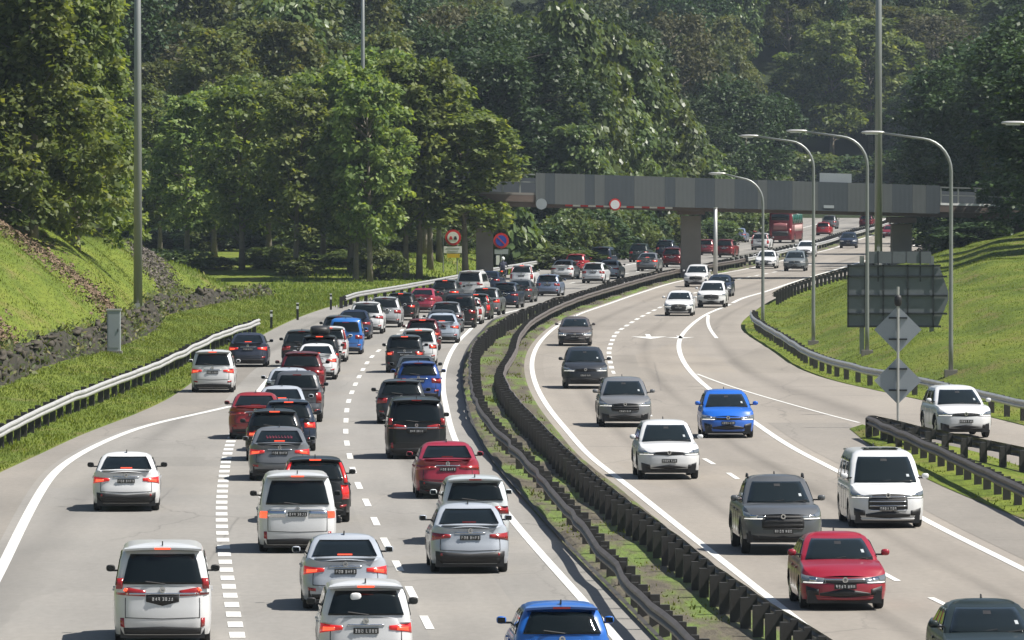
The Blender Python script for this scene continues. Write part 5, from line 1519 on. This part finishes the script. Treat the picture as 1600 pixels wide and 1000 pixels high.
def diamonds():
    x, y = gp(1403, 669)
    t = empty('diamond_sign', (x, y, 0.02)); tag(t, 'pole with two grey backed diamond warning signs on the gore', 'sign')
    MB().tube([(0, 0, 0), (0, 0, 4.75)], .045, 10).build('pole', M['galv'], t)
    for z in (3.30, 1.58):
        s = .80
        pl = MB().poly([(-s, .06, z), (0, .06, z - s), (s, .06, z), (0, .06, z + s)], .02).build('diamond_plate', M['sign_b'], t)
        for dz in (-.32, .40):
            MB().box((0, .035, z + dz), (.62, .05, .055)).build('bracket', M['sign_f'], pl)
    link('warning_lamp', blob('warning_lamp', (0, 0, 4.28), (.13, .12, .2), 12, 8, .7, M['black']), t)
diamonds()

def round_sign(u, v, y, r, label, style):
    x, _, zc = dp(u, v, y)
    z0 = H(x, y)
    t = empty('traffic_sign', (x, y, z0)); tag(t, label, 'sign')
    zc -= z0
    px = -.75 if style == 'cars' else 0.0
    for pxx in ((-.75, .3) if style == 'cars' else (0.0,)):
        MB().tube([(pxx, .08, -.1), (pxx, .08, zc + .3)], .05, 8).build('post', M['pole'], t)
    d = MB().disc((0, 0, zc), r, .03).build('sign_rim', M['red'], t)
    if style == 'cars':
        MB().disc((0, -.025, zc), r * .72, .02).build('sign_face', M['white'], d)
        for sx in (-1, 1):
            MB().box((sx * .17, -.045, zc - .06), (.22, .02, .12)).box((sx * .17, -.045, zc + .04), (.14, .02, .10)).box((sx * .17, -.045, zc - .14), (.24, .02, .05)).build('car_symbol', M['black'] if sx > 0 else M['red'], d)
        MB().box((0, .02, zc - .92), (1.40, .03, .52)).build('text_plate', M['white'], t)
        for k in range(2):
            MB().box((-.03, -.002, zc - .82 - .2 * k), (1.0 - .2 * k, .012, .06)).build('text_line', M['grey'], t)
        MB().box((.02, .02, zc - 1.38), (.95, .03, .30)).build('yellow_plate', M['yellow'], t)
    else:
        MB().disc((0, -.025, zc), r * .70, .02).build('sign_face', M['blue'], d)
        p = [(-.27, -.045, zc + .33), (-.33, -.045, zc + .27), (.27, -.045, zc - .33), (.33, -.045, zc - .27)]
        MB().poly(p, .012).build('slash', M['red'], d)
        MB().box((.02, .02, zc - .85), (1.05, .03, .38)).build('text_plate', M['grey'], t)
        MB().box((-.25, .02, zc - 1.5), (.28, .03, .72)).build('white_plate', M['white'], t)
round_sign(708, 371, 578, .60, 'round red ringed no overtaking sign with white and yellow plates below', 'cars')
round_sign(783, 376, 592, .60, 'round blue sign with red ring beside the left bridge pier', 'blue')

for k, (u, v) in enumerate(((424, 513), (465, 500), (517, 484))):
    x, y = gp(u, v)
    t = empty('marker_post', (x, y, H(x, y))); tag(t, 'short black and white marker post on the grass verge', 'post', 'marker posts on the verge')
    MB().box((0, 0, .45), (.13, .06, .96)).build('post', M['black'], t)
    MB().box((0, -.034, .72), (.12, .012, .16)).build('reflector', M['white'], t)
    MB().box((0, 0, .955), (.14, .07, .05)).build('cap', M['white'], t)

def cabinet():
    y = 349.0; x = dp(178, 500, y)[0]; z = H(x, y)
    t = empty('roadside_cabinet', (x, y, z)); tag(t, 'tall grey metal cabinet standing in front of the masonry wall', 'cabinet')
    MB().box((0, 0, 1.0), (.60, .45, 1.9)).build('housing', M['grey'], t)
    MB().box((0, -.235, 1.05), (.50, .02, 1.6)).build('door', M['sign_b'], t)
    MB().box((.20, -.255, 1.05), (.03, .03, .14)).build('handle', M['black'], t)
    MB().box((0, 0, 1.97), (.68, .53, .06)).build('roof', M['galv'], t)
    MB().box((0, 0, .03), (.75, .6, .14)).build('plinth', M['conc'], t)
cabinet()

# masonry retaining wall
def retaining_wall():
    ys = np.arange(215, 486, 0.8)
    rr = np.random.default_rng(5)
    v, f = [], []
    base = (C_W(350), 350.0, 0.0)
    n = 7
    for y in ys:
        x = C_W(y) + .15 * math.sin(y * .13)
        hh = (1.32 + .16 * math.sin(y * .21) + .1 * math.sin(y * .57)) * (1 - .45 * float(sstep(y, 425, 485)))
        prof = [(.55, -.1), (.45, .3 * hh), (.38, .6 * hh), (.30, .85 * hh), (.12, hh), (-.3, hh - .08), (-.9, hh - .55)]
        for (px, pz) in prof:
            j = rr.normal(0, .085)
            v.append((x + px + j - base[0], y + rr.normal(0, .12) - base[1], pz + rr.normal(0, .05)))
    for k in range(len(ys) - 1):
        for q in range(n - 1):
            a = k * n + q
            f.append((a, a + n, a + n + 1, a + 1))
    t = empty('retaining_wall', base); tag(t, 'rough mossy rubble retaining wall along the foot of the grass slope', 'wall')
    link('rubble_core', mesh('rubble_core', v, f, M['mortar']), t)
    ico = []
    for sd in range(4):
        b = blob('stone', (0, 0, 0), (.16, .34, .11), 7, 4, .6, M['stone'])
        for q in b.vertices: q.co += Vector(np.random.default_rng(sd * 91 + q.index).normal(0, .035, 3))
        ico.append(b)
    for k in range(290):
        y = 250 + 233 * (k + rr.random()) / 290
        hh = 1.5 * (1 - .45 * float(sstep(y, 425, 485)))
        z = hh * rr.random() ** .8
        o = link('stone', ico[k % 4], t, None, (C_W(y) + .15 * math.sin(y * .13) + .44 - .2 * z / hh - base[0], y - base[1], z), rr.normal(0, .2))
        o.scale = tuple(rr.uniform(.6, 1.5, 3))
retaining_wall()

# stony and littered washes down the left slope
def wash(name, label, mat, y0, y1, x_off0, x_off1, n, size, seed, slant=0.0):
    rr = np.random.default_rng(seed)
    v, f = [], []
    for k in range(n):
        s = rr.random()
        y = (y0 + y1) / 2 + (y1 - y0) * .27 * float(np.clip(rr.normal(), -2.6, 2.6)) + .9 * math.sin(s * 9) + slant * s
        x = C_W(y) - (x_off0 + (x_off1 - x_off0) * s)
        z = H(x, y)
        i = len(v); sz = size * rr.uniform(.5, 1.5)
        c = np.array([x, y, z])
        d = rr.normal(0, 1, (5, 3)) * sz * np.array([.55, .9, .4])
        for q in d: v.append(tuple(c + q + np.array([0, 0, sz * .25])))
        f += [(i, i+1, i+2), (i, i+2, i+3), (i, i+3, i+4), (i+1, i+2, i+4), (i+1, i+4, i+3), (i, i+1, i+4)]
    o = link(name, mesh(name, v, f, mat)); tag(o, label, 'debris', kind='stuff')
wash('dry_debris', 'dry brown litter washed down the grass slope beside the tree', M['litter'], 364, 384, .5, 8.0, 5200, .10, 3, 26)
wash('dry_debris', 'dry brown litter on the slope at the far end of the wall by the picture side', M['litter'], 300, 322, .3, 5.5, 4200, .10, 4, 18)
wash('stony_debris', 'grey stony scree in a band down the slope behind the mast', M['rubble'], 430, 444, .2, 6.0, 5000, .09, 8, 34)

# ------------------------------------------------------------------ foliage
def leaf_mesh(name, P, A, N, ln, wd, rnd, mat):
    A = A / (np.linalg.norm(A, axis=1, keepdims=True) + 1e-9)
    B = np.cross(N, A); B /= (np.linalg.norm(B, axis=1, keepdims=True) + 1e-9)
    Nn = np.cross(A, B)
    l, w = ln[:, None], wd[:, None]
    V = np.stack([P - A * l * .5, P + B * w * .5 + A * l * .05 - Nn * w * .14, P + A * l * .5 - Nn * l * .12, P - B * w * .5 + A * l * .05 - Nn * w * .14], 1).reshape(-1, 3)
    n = len(P)
    me = bpy.data.meshes.new(name)
    me.vertices.add(4 * n); me.loops.add(6 * n); me.polygons.add(2 * n)
    me.vertices.foreach_set('co', V.ravel())
    i = np.arange(n)[:, None] * 4
    me.loops.foreach_set('vertex_index', (i + np.array([[0, 1, 2, 0, 2, 3]])).ravel())
    me.polygons.foreach_set('loop_start', np.arange(0, 6 * n, 3))
    me.update(calc_edges=True)
    at = me.attributes.new('rnd', 'FLOAT', 'POINT')
    at.data.foreach_set('value', np.repeat(rnd, 4).astype(np.float32))
    me.materials.append(mat)
    return me

def make_tree(seed, hgt, rx, zlo, nclump, per, leaf, mat, bark, prof='round', trunk_r=.22, clump=1.25, droop=.4, dead=0.0):
    rr = np.random.default_rng(seed)
    cs = []
    for k in range(nclump):
        t = rr.random() ** .85
        z = zlo + (hgt - zlo - .5) * t
        if prof == 'round': R = rx * math.sqrt(max(.05, 1 - ((t - .42) / .62) ** 2))
        elif prof == 'column': R = rx * (1 - .55 * t ** 2.2) * (0.75 + .25 * min(1, t * 5))
        else: R = rx * (1 - .7 * t ** 1.5)
        a = rr.random() * 2 * math.pi
        R *= .85 + .22 * math.sin(seed + 5 * t) + .2 * math.sin(3 * a + seed * 1.7 + 4 * t)
        q = math.sqrt(rr.uniform(.42, 1.0)) * (1 + .12 * rr.normal())
        cs.append((R * q * math.cos(a), R * q * math.sin(a), z, clump * rr.uniform(.65, 1.3)))
    cs = np.array(cs)
    idx = np.repeat(np.arange(nclump), per)
    n = len(idx)
    d = rr.normal(0, 1, (n, 3)); d[:, 2] = d[:, 2] * .8 + .25
    d /= np.linalg.norm(d, axis=1, keepdims=True)
    rad = cs[idx, 3] * rr.uniform(.45, 1.05, n)
    P = cs[idx, :3] + d * rad[:, None] * np.array([1, 1, .8])
    P[:, 2] = np.maximum(P[:, 2], .15)
    A = d * np.array([1, 1, .3]) + rr.normal(0, .45, (n, 3)); A[:, 2] -= droop
    N = d * .6 + rr.normal(0, .5, (n, 3)); N[:, 2] += .8
    N /= np.linalg.norm(N, axis=1, keepdims=True)
    ln = leaf * rr.uniform(.65, 1.35, n); wd = ln * rr.uniform(.5, .75, n)
    cr = rr.random(nclump)
    rnd = np.clip(.55 * cr[idx] + .45 * rr.random(n), 0, 1)
    crown = leaf_mesh('crown', P, A, N, ln, wd, rnd, mat)
    m = MB()
    lean = rr.normal(0, .25, 2)
    pts = [(lean[0] * s * s * 1.5, lean[1] * s * s * 1.5, -0.3 + (hgt * .86) * s) for s in np.linspace(0, 1, 7)]
    m.tube(pts, [trunk_r * (1.25 - 1.05 * s) if k else trunk_r * 1.5 for k, s in enumerate(np.linspace(0, 1, 7))], 8)
    for k in rr.choice(nclump, min(nclump, 34), replace=False):
        c = cs[k]
        zb = max(zlo * .7, c[2] - rr.uniform(.8, 2.6)); s = min(1, zb / (hgt * .86))
        b0 = (lean[0] * s * s * 1.5, lean[1] * s * s * 1.5, zb)
        mid = (b0[0] * .45 + c[0] * .55, b0[1] * .45 + c[1] * .55, zb * .4 + c[2] * .6 - .1)
        m.tube([b0, mid, tuple(c[:3])], [trunk_r * .36, trunk_r * .22, trunk_r * .07], 5, False)
    return crown, m.mesh('trunk', bark, True)

LM = dict(
    teak=leaf_material('teak_leaf', [(0, (0.05, 0.09, 0.024)), (.35, (0.115, 0.17, 0.048)), (.7, (0.205, 0.265, 0.085)), (1, (0.32, 0.36, 0.15))], .36, .5),
    olive=leaf_material('olive_leaf', [(0, (0.048, 0.07, 0.02)), (.4, (0.09, 0.118, 0.034)), (.75, (0.135, 0.155, 0.048)), (1, (0.19, 0.175, 0.06))], .42, .42),
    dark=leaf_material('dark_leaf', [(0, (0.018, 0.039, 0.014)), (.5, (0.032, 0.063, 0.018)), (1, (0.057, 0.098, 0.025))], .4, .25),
    vine=leaf_material('vine_leaf', [(0, (0.045, 0.075, 0.026)), (.5, (0.09, 0.135, 0.045)), (1, (0.16, 0.20, 0.075))], .26, .4),
    mid=leaf_material('mid_leaf', [(0, (0.04, 0.062, 0.02)), (.5, (0.075, 0.105, 0.03)), (1, (0.13, 0.15, 0.045))], .4, .35),
    brown=leaf_material('brown_leaf', [(0, (0.045, 0.05, 0.022)), (.5, (0.075, 0.075, 0.034)), (1, (0.10, 0.10, 0.045))], .6, .25),
    grass=leaf_material('grass_blade', [(0, (0.066, 0.10, 0.015)), (.5, (0.115, 0.16, 0.022)), (.85, (0.16, 0.195, 0.033)), (1, (0.19, 0.155, 0.065))], .6, .45),
)
KIND = {
    'near': [make_tree(s, 15.5, 4.6, .3, 360, 52, .42, LM['teak'], M['bark'], 'column', .25, .82, .45) for s in (1, 2)],
    'teak': [make_tree(s, 16.5, 3.5, 3.4, 170, 46, .46, LM['teak'], M['bark'], 'column', .2, .85, .45) for s in (3, 4, 5)],
    'tend': [make_tree(s, 16.5, 3.7, 5.2, 200, 50, .46, LM['teak'], M['bark'], 'round', .2, .85, .45) for s in (33, 34)],
    'olive': [make_tree(s, 19, 4.8, 4, 240, 55, .44, LM['olive'], M['bark'], 'round', .25, .95, .3) for s in (6, 7)],
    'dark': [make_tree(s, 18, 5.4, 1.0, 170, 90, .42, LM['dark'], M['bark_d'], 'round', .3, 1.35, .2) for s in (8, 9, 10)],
    'vine': [make_tree(s, 18, 4.0, .4, 150, 80, .62, LM['vine'], M['bark_d'], 'column', .3, 1.25, .9) for s in (11, 12)],
    'mid': [make_tree(s, 17, 5.2, 2.0, 150, 80, .55, LM['mid'], M['bark_d'], 'round', .3, 1.5, .3) for s in (13, 14, 15)],
    'brown': [make_tree(s, 17, 4.6, 4.0, 100, 60, .42, LM['brown'], M['bark'], 'round', .25, 1.3, .2) for s in (16,)],
    'shrub': [make_tree(s, 4.2, 2.4, .2, 55, 70, .40, LM[m], M['bark_d'], 'round', .08, .75, .4) for s, m in ((17, 'vine'), (18, 'mid'), (19, 'dark'))],
    'palm': [make_tree(20, 5.5, 2.0, .6, 40, 60, .9, LM['vine'], M['bark_d'], 'round', .10, .8, 1.3)],
}
TLAB = {'tend': ('teak_tree', 'high crowned teak tree at the bridge end of the roadside row', 'teak trees at the bridge end of the row'),
        'near': ('large_leaf_tree', 'bright green large leafed tree standing at the top of the grass slope', 'trees on the grass slope'),
        'teak': ('teak_tree', 'tall large leafed teak tree with a bare lower trunk in the roadside row', 'teak trees along the outbound verge'),
        'olive': ('olive_green_tree', 'olive green broad crowned tree behind the roadside teak row or far bank', 'olive green trees'),
        'dark': ('dark_tree', 'dense dark leafed tree in the woods behind the bridge and bank', 'dark evergreen trees'),
        'vine': ('vine_clad_tree', 'tall tree draped in pale vines behind the bridge', 'vine draped trees behind the bridge'),
        'mid': ('forest_tree', 'rounded mid green forest tree on the wooded hillside', 'forest trees on the hillside'),
        'brown': ('brown_tree', 'sparse brownish tree among the green woods', 'brownish trees in the woods'),
        'shrub': ('shrub', 'leafy green shrub growing by the verge and under the bridge', 'shrubs by the verge'),
        'palm': ('palm_shrub', 'drooping pale green palm like shrub beside the left bridge pier', None)}
TR = random.Random(21)
NT = {}
def tree(kind, x, y, s=1.0, sz=None, label=None, z=None):
    NT[kind] = NT.get(kind, 0) + 1
    nm, lab, grp = TLAB[kind]
    if not label and kind in ('mid', 'dark', 'olive', 'vine', 'brown', 'shrub'):
        look = {'mid': 'rounded mid green tree', 'dark': 'dense dark leafed tree', 'olive': 'olive green broad crowned tree', 'vine': 'tree draped in pale green vines', 'brown': 'sparse brownish tree', 'shrub': 'low leafy green shrub'}[kind]
        uu = 800 + x / y * FPX
        if x > C_R(y) + 2 and y < 1100: reg = 'on the bank on the exit ramp side of the road'
        elif y > 1100: reg = 'on the far hillside past the end of the road'
        elif y < 700 and uu < 730: reg = 'standing close behind the roadside teak row'
        elif uu < 640: reg = 'on the wooded slope far behind the teak row'
        elif y < 800: reg = 'rising close behind the bridge' if kind != 'shrub' else 'seen beneath the bridge deck'
        else: reg = 'on the wooded slope well behind the bridge'
        lab = look + ' ' + reg; grp = lab
    if not label and kind == 'teak':
        uu = 800 + x / y * FPX
        if y > 1000: lab = 'large leafed sunlit tree past the end of the road, above the far bridge end'; grp = 'large leafed trees past the road end'
        elif y > 640: lab = 'large leafed tree in the second row behind the roadside teak trees'; grp = 'second row of large leafed trees'
        elif 550 < uu < 600: lab = 'teak tree around the thin lighting mast'; grp = 'teak trees around the thin mast'
    t = empty(nm, (x, y, (H(x, y) if z is None else z)), TR.random() * 6.28)
    tag(t, label or lab, 'shrub' if kind in ('shrub', 'palm') else 'tree', None if label else grp)
    q = sz if sz else s
    t.scale = (s, s, q)
    crown, trunk = KIND[kind][NT[kind] % len(KIND[kind])]
    link('trunk', trunk, t); link('crown', crown, t)
    return t
def tree_px(kind, u, y, top_v, s=None, label=None):
    """tree at column u, distance y, whose top reaches row top_v"""
    x = dp(u, 300, y)[0]
    z = H(x, y)
    need = dp(u, top_v, y)[2] - z
    hts = {'tend': 16.5, 'near': 15.5, 'teak': 16.5, 'olive': 19, 'dark': 18, 'vine': 18, 'mid': 17, 'brown': 17, 'shrub': 4.2, 'palm': 5.5}
    k = need / hts[kind]
    return tree(kind, x, y, s or max(.7, min(1.5, k)), k, label)

# left slope
for (u, y, tv, s) in ((-25, 408, -60, 1.0), (50, 402, -40, 1.0), (118, 412, -30, .82), (20, 440, -80, 1.1), (135, 446, 60, .75)):
    tree_px('near', u, y, tv, s)
# roadside teak row
for (u, y, tv, s) in ((250, 600, 165, .85), (292, 580, 150, .9), (335, 592, 140, .95), (378, 566, 130, .95), (420, 585, 120, 1.0), (462, 560, 130, .95), (505, 578, 110, 1.0), (548, 562, 95, 1.0),
                      (592, 575, 70, 1.05), (634, 560, 85, 1.0),):
    tree_px('teak', u, y, tv, s)
for (u, y, tv, s) in ((320, 628, 135, .9), (400, 632, 115, .9), (480, 626, 110, .9), (560, 630, 95, .9), (640, 622, 105, .9)):
    tree_px('teak', u, y, tv, s)
for (u, y, tv, s) in ((672, 578, 110, 1.0), (686, 592, 140, 1.0), (727, 560, 172, 1.15), (664, 604, 130, 1.0), (655, 560, 95, 1.0)): tree_px('tend', u, y, tv, s)
for (u, y, tv, s) in ((245, 690, 95, 1.0), (330, 680, 45, 1.1), (400, 700, 25, 1.15), (455, 690, 35, 1.1), (520, 705, 60, 1.0), (610, 700, 55, 1.0), (215, 660, 130, .9)):
    tree_px('olive', u, y, tv, s)
for k in range(14): tree_px('dark', 235 + 36 * k + TR.uniform(-9, 9), TR.uniform(648, 692), 150 + TR.uniform(-25, 30), .95)  # second row in dark leaves: colour stands in for shade between lit teaks
for (u, y, tv, s) in ((578, 549, 120, .9), (556, 552, 150, .85)): tree_px('teak', u, y, tv, s)
for k in range(16): tree_px('shrub', 240 + 31 * k + TR.uniform(-8, 8), TR.uniform(612, 645), TR.uniform(338, 362), TR.uniform(.8, 1.2))
for k in range(9): tree_px('shrub', 250 + 43 * k + TR.uniform(-6, 6), TR.uniform(545, 585), TR.uniform(382, 402), TR.uniform(.6, .9))
# behind the bridge
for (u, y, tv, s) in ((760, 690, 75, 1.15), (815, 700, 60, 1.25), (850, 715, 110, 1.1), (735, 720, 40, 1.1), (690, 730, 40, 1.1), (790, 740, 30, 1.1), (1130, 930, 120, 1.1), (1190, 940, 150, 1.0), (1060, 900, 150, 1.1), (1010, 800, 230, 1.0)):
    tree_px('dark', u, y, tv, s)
for (u, y, tv, s) in ((885, 715, 12, 1.15), (925, 725, 40, 1.0), (955, 735, 110, 1.0), (985, 760, 60, 1.1), (1030, 790, 110, 1.0), (1070, 815, 190, .9), (900, 690, 200, .8), (1095, 850, 225, .8)):
    tree_px('vine', u, y, tv, s)
for (u, y, tv, s) in ((1300, 1120, 30, 1.5), (1360, 1125, 25, 1.6), (1420, 1130, 60, 1.5), (1250, 1125, 80, 1.4)):
    tree_px('teak', u, y, tv, s)
for (u, y, tv, s) in ((1390, 1150, 10, 1.5), (1330, 1160, -10, 1.5)):
    tree_px('olive', u, y, tv, s)
for (u, y, tv, s) in ((1470, 1135, 25, 1.4), (1055, 930, 20, 1.2), (690, 760, 10, 1.0), (300, 720, 60, 1.0)):
    tree_px('brown', u, y, tv, s)
# dark wood on the right bank
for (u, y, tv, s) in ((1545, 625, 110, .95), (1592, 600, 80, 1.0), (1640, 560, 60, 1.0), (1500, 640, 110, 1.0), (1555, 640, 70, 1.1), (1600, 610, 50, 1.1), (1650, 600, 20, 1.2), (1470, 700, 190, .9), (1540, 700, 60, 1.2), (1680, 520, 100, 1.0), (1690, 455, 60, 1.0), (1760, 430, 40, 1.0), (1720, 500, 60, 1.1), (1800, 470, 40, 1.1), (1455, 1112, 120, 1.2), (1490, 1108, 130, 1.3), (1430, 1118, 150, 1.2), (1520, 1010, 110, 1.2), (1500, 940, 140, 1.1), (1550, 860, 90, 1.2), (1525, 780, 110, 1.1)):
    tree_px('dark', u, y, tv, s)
for (u, y, tv, s) in ((1570, 640, 100, .9), (1625, 600, 80, .9)):
    tree_px('olive', u, y, tv, s)
# shrubs: beneath the bridge, along the verge, at the foot of the woods
for (u, y, tv) in ((850, 640, 350), (880, 650, 335), (905, 655, 330), (935, 665, 325), (960, 675, 320), (985, 690, 325), (1010, 705, 330), (1040, 720, 335), (1065, 740, 345), (1090, 755, 345), (1120, 780, 340), (830, 632, 370), (800, 640, 330),
                   (1150, 800, 330), (1180, 850, 325), (660, 645, 350), (620, 650, 350), (580, 655, 345), (540, 655, 345), (500, 655, 350), (460, 650, 350), (420, 650, 350), (380, 650, 345), (340, 650, 345), (300, 655, 345),
                   (1450, 760, 330), (1500, 610, 350), (1530, 590, 345), (1480, 660, 340), (870, 610, 385)):
    tree_px('shrub', u, y, tv, TR.uniform(.9, 1.3))
tree_px('palm', 806, 612, 322, 1.0)
tree_px('palm', 790, 625, 335, 1.0, 'second drooping palm like shrub close behind the left bridge pier')
# hillside
hs = random.Random(4)
cnt = 0
tries = 0
bands = [(700, 800, 34), (800, 920, 46), (920, 1080, 46), (1110, 1200, 34), (1200, 1320, 30), (1320, 1500, 26)]
for (ya, yb, n) in bands:
    k = 0
    while k < n and tries < 4000:
        tries += 1
        y = hs.uniform(ya, yb); u = hs.uniform(-30, 1640)
        x = dp(u, 300, y)[0]
        if y < 1105 and C_LG(y) - 9 < x < C_R(y) + 9: continue
        if y < 780 and u < 240 and False: continue
        kd = hs.choices(['mid', 'dark', 'olive', 'vine', 'brown'], [5, 4, 1.6, .8, .4])[0]
        s = hs.uniform(.8, 1.25)
        tree(kd, x, y, s, s * hs.uniform(.9, 1.25))
        k += 1

for k in range(16): tree_px('mid', hs.uniform(1400, 1640), hs.uniform(1115, 1330), hs.uniform(-40, 60), hs.uniform(1.1, 1.5))
for k in range(18): tree_px('shrub', 1160 + 18 * k, hs.uniform(1085, 1104) if k > 3 else 1000, hs.uniform(225, 262), 1.6) if not (C_LG(1100) - 5 < dp(1160 + 18 * k, 300, 1095)[0] < C_R(1100) + 4) else tree_px('shrub', 1160 + 18 * k, 1108, hs.uniform(230, 262), 1.7)
# grass blades on the verges and slopes
def grass(name, label, n, ya, yb, xf0, xf1, hmin, hmax, seed, power=1.0):
    rr = np.random.default_rng(seed)
    y = ya + (yb - ya) * rr.random(n)
    s = rr.random(n) ** power
    x0 = np.array([xf0(q) for q in y]); x1 = np.array([xf1(q) for q in y])
    x = x0 + (x1 - x0) * s
    z = height(x, y)
    patch = .5 + .5 * np.sin(y * .35 + x * 1.7) * np.sin(y * .11 + 2 * x)
    hh = (hmin + (hmax - hmin) * rr.random(n)) * (.6 + .7 * patch)
    P = np.stack([x, y, z + hh * .42], 1)
    A = np.stack([rr.normal(0, .35, n), rr.normal(0, .35, n), np.ones(n)], 1)
    N = np.stack([rr.normal(0, 1, n), -np.abs(rr.normal(1, .6, n)), rr.normal(0, .3, n)], 1)
    me = leaf_mesh(name, P, A, N, hh, np.maximum(.025, hh * .28), np.clip(.3 * patch + .2 + .45 * rr.random(n), 0, 1), LM['grass'])
    tag(link(name, me), label, 'grass', kind='stuff')
grass('grass', 'rough green grass between the masonry wall and the outbound road', 70000, 205, 520, lambda y: C_W(y) + .6, lambda y: C_LG(y) - .1, .05, .15, 1)
grass('grass', 'green grass on the cut slope behind the masonry wall', 60000, 270, 500, lambda y: C_W(y) - .2, lambda y: C_W(y) - 11, .05, .14, 2)
grass('grass', 'grass on the bank to the right of the exit ramp', 110000, 240, 640, lambda y: C_R(y) + .3, lambda y: C_R(y) + 22, .04, .11, 3, 1.0)
grass('grass', 'tufts of grass and weeds along the median strip', 22000, 120, 600, lambda y: C_D(y) + 1.0, lambda y: C_E(y) - .5, .05, .18, 4)
grass('grass', 'grass on the narrow gore between the guard rails', 6000, 150, 256, lambda y: C_IM(y) + .1, lambda y: max(C_IM(y) + .15, C_IR(y) - .1), .05, .16, 5)
grass('grass', 'sunlit grass on the outbound verge by the teak trunks and bridge pier', 26000, 460, 760, lambda y: C_LF(y) - .3, lambda y: C_LF(y) - 14, .10, .3, 6)

def weeds(name, label, n, seed):
    rr = np.random.default_rng(seed)
    y = 230 + 256 * rr.random(n)
    keep = (np.sin(y * .19) + np.sin(y * .47 + 1) + rr.normal(0, .8, n)) > -.3
    y = y[keep]; n = len(y)
    t = rr.random(n)
    x = C_W.arr(y) + .62 - .75 * t + rr.normal(0, .15, n)
    hh = 1.6 * (1 - .45 * sstep(y, 425, 485))
    P = np.stack([x, y, hh * (t ** .6) + rr.normal(.05, .12, n)], 1)
    A = np.stack([rr.normal(.5, .4, n), rr.normal(0, .6, n), rr.normal(.2, .8, n)], 1)
    N = np.stack([rr.normal(.5, .4, n), rr.normal(-.5, .5, n), rr.normal(.6, .4, n)], 1)
    ln = rr.uniform(.10, .34, n)
    tag(link(name, leaf_mesh(name, P, A, N, ln, ln * .45, rr.random(n), LM['olive'])), label, 'weeds', kind='stuff')
weeds('creeping_weeds', 'creeping weeds and grass hanging over the rubble retaining wall', 9000, 31)

# ------------------------------------------------------------------ haze
hz = MB().box((30, 790, 70), (1480, 1880, 150)).build('haze', None)
hm = bpy.data.materials.new('haze_air'); hm.use_nodes = True
hn = hm.node_tree.nodes; hn.clear()
ho = hn.new('ShaderNodeOutputMaterial'); hv = hn.new('ShaderNodeVolumePrincipled')
hv.inputs['Color'].default_value = (0.70, 0.84, 1.0, 1)
hv.inputs['Density'].default_value = 0.00007
hv.inputs['Anisotropy'].default_value = 0.2
hm.node_tree.links.new(hv.outputs[0], ho.inputs['Volume'])
hz.data.materials.append(hm)
tag(hz, 'thin bluish haze filling the valley air', 'haze', kind='stuff')
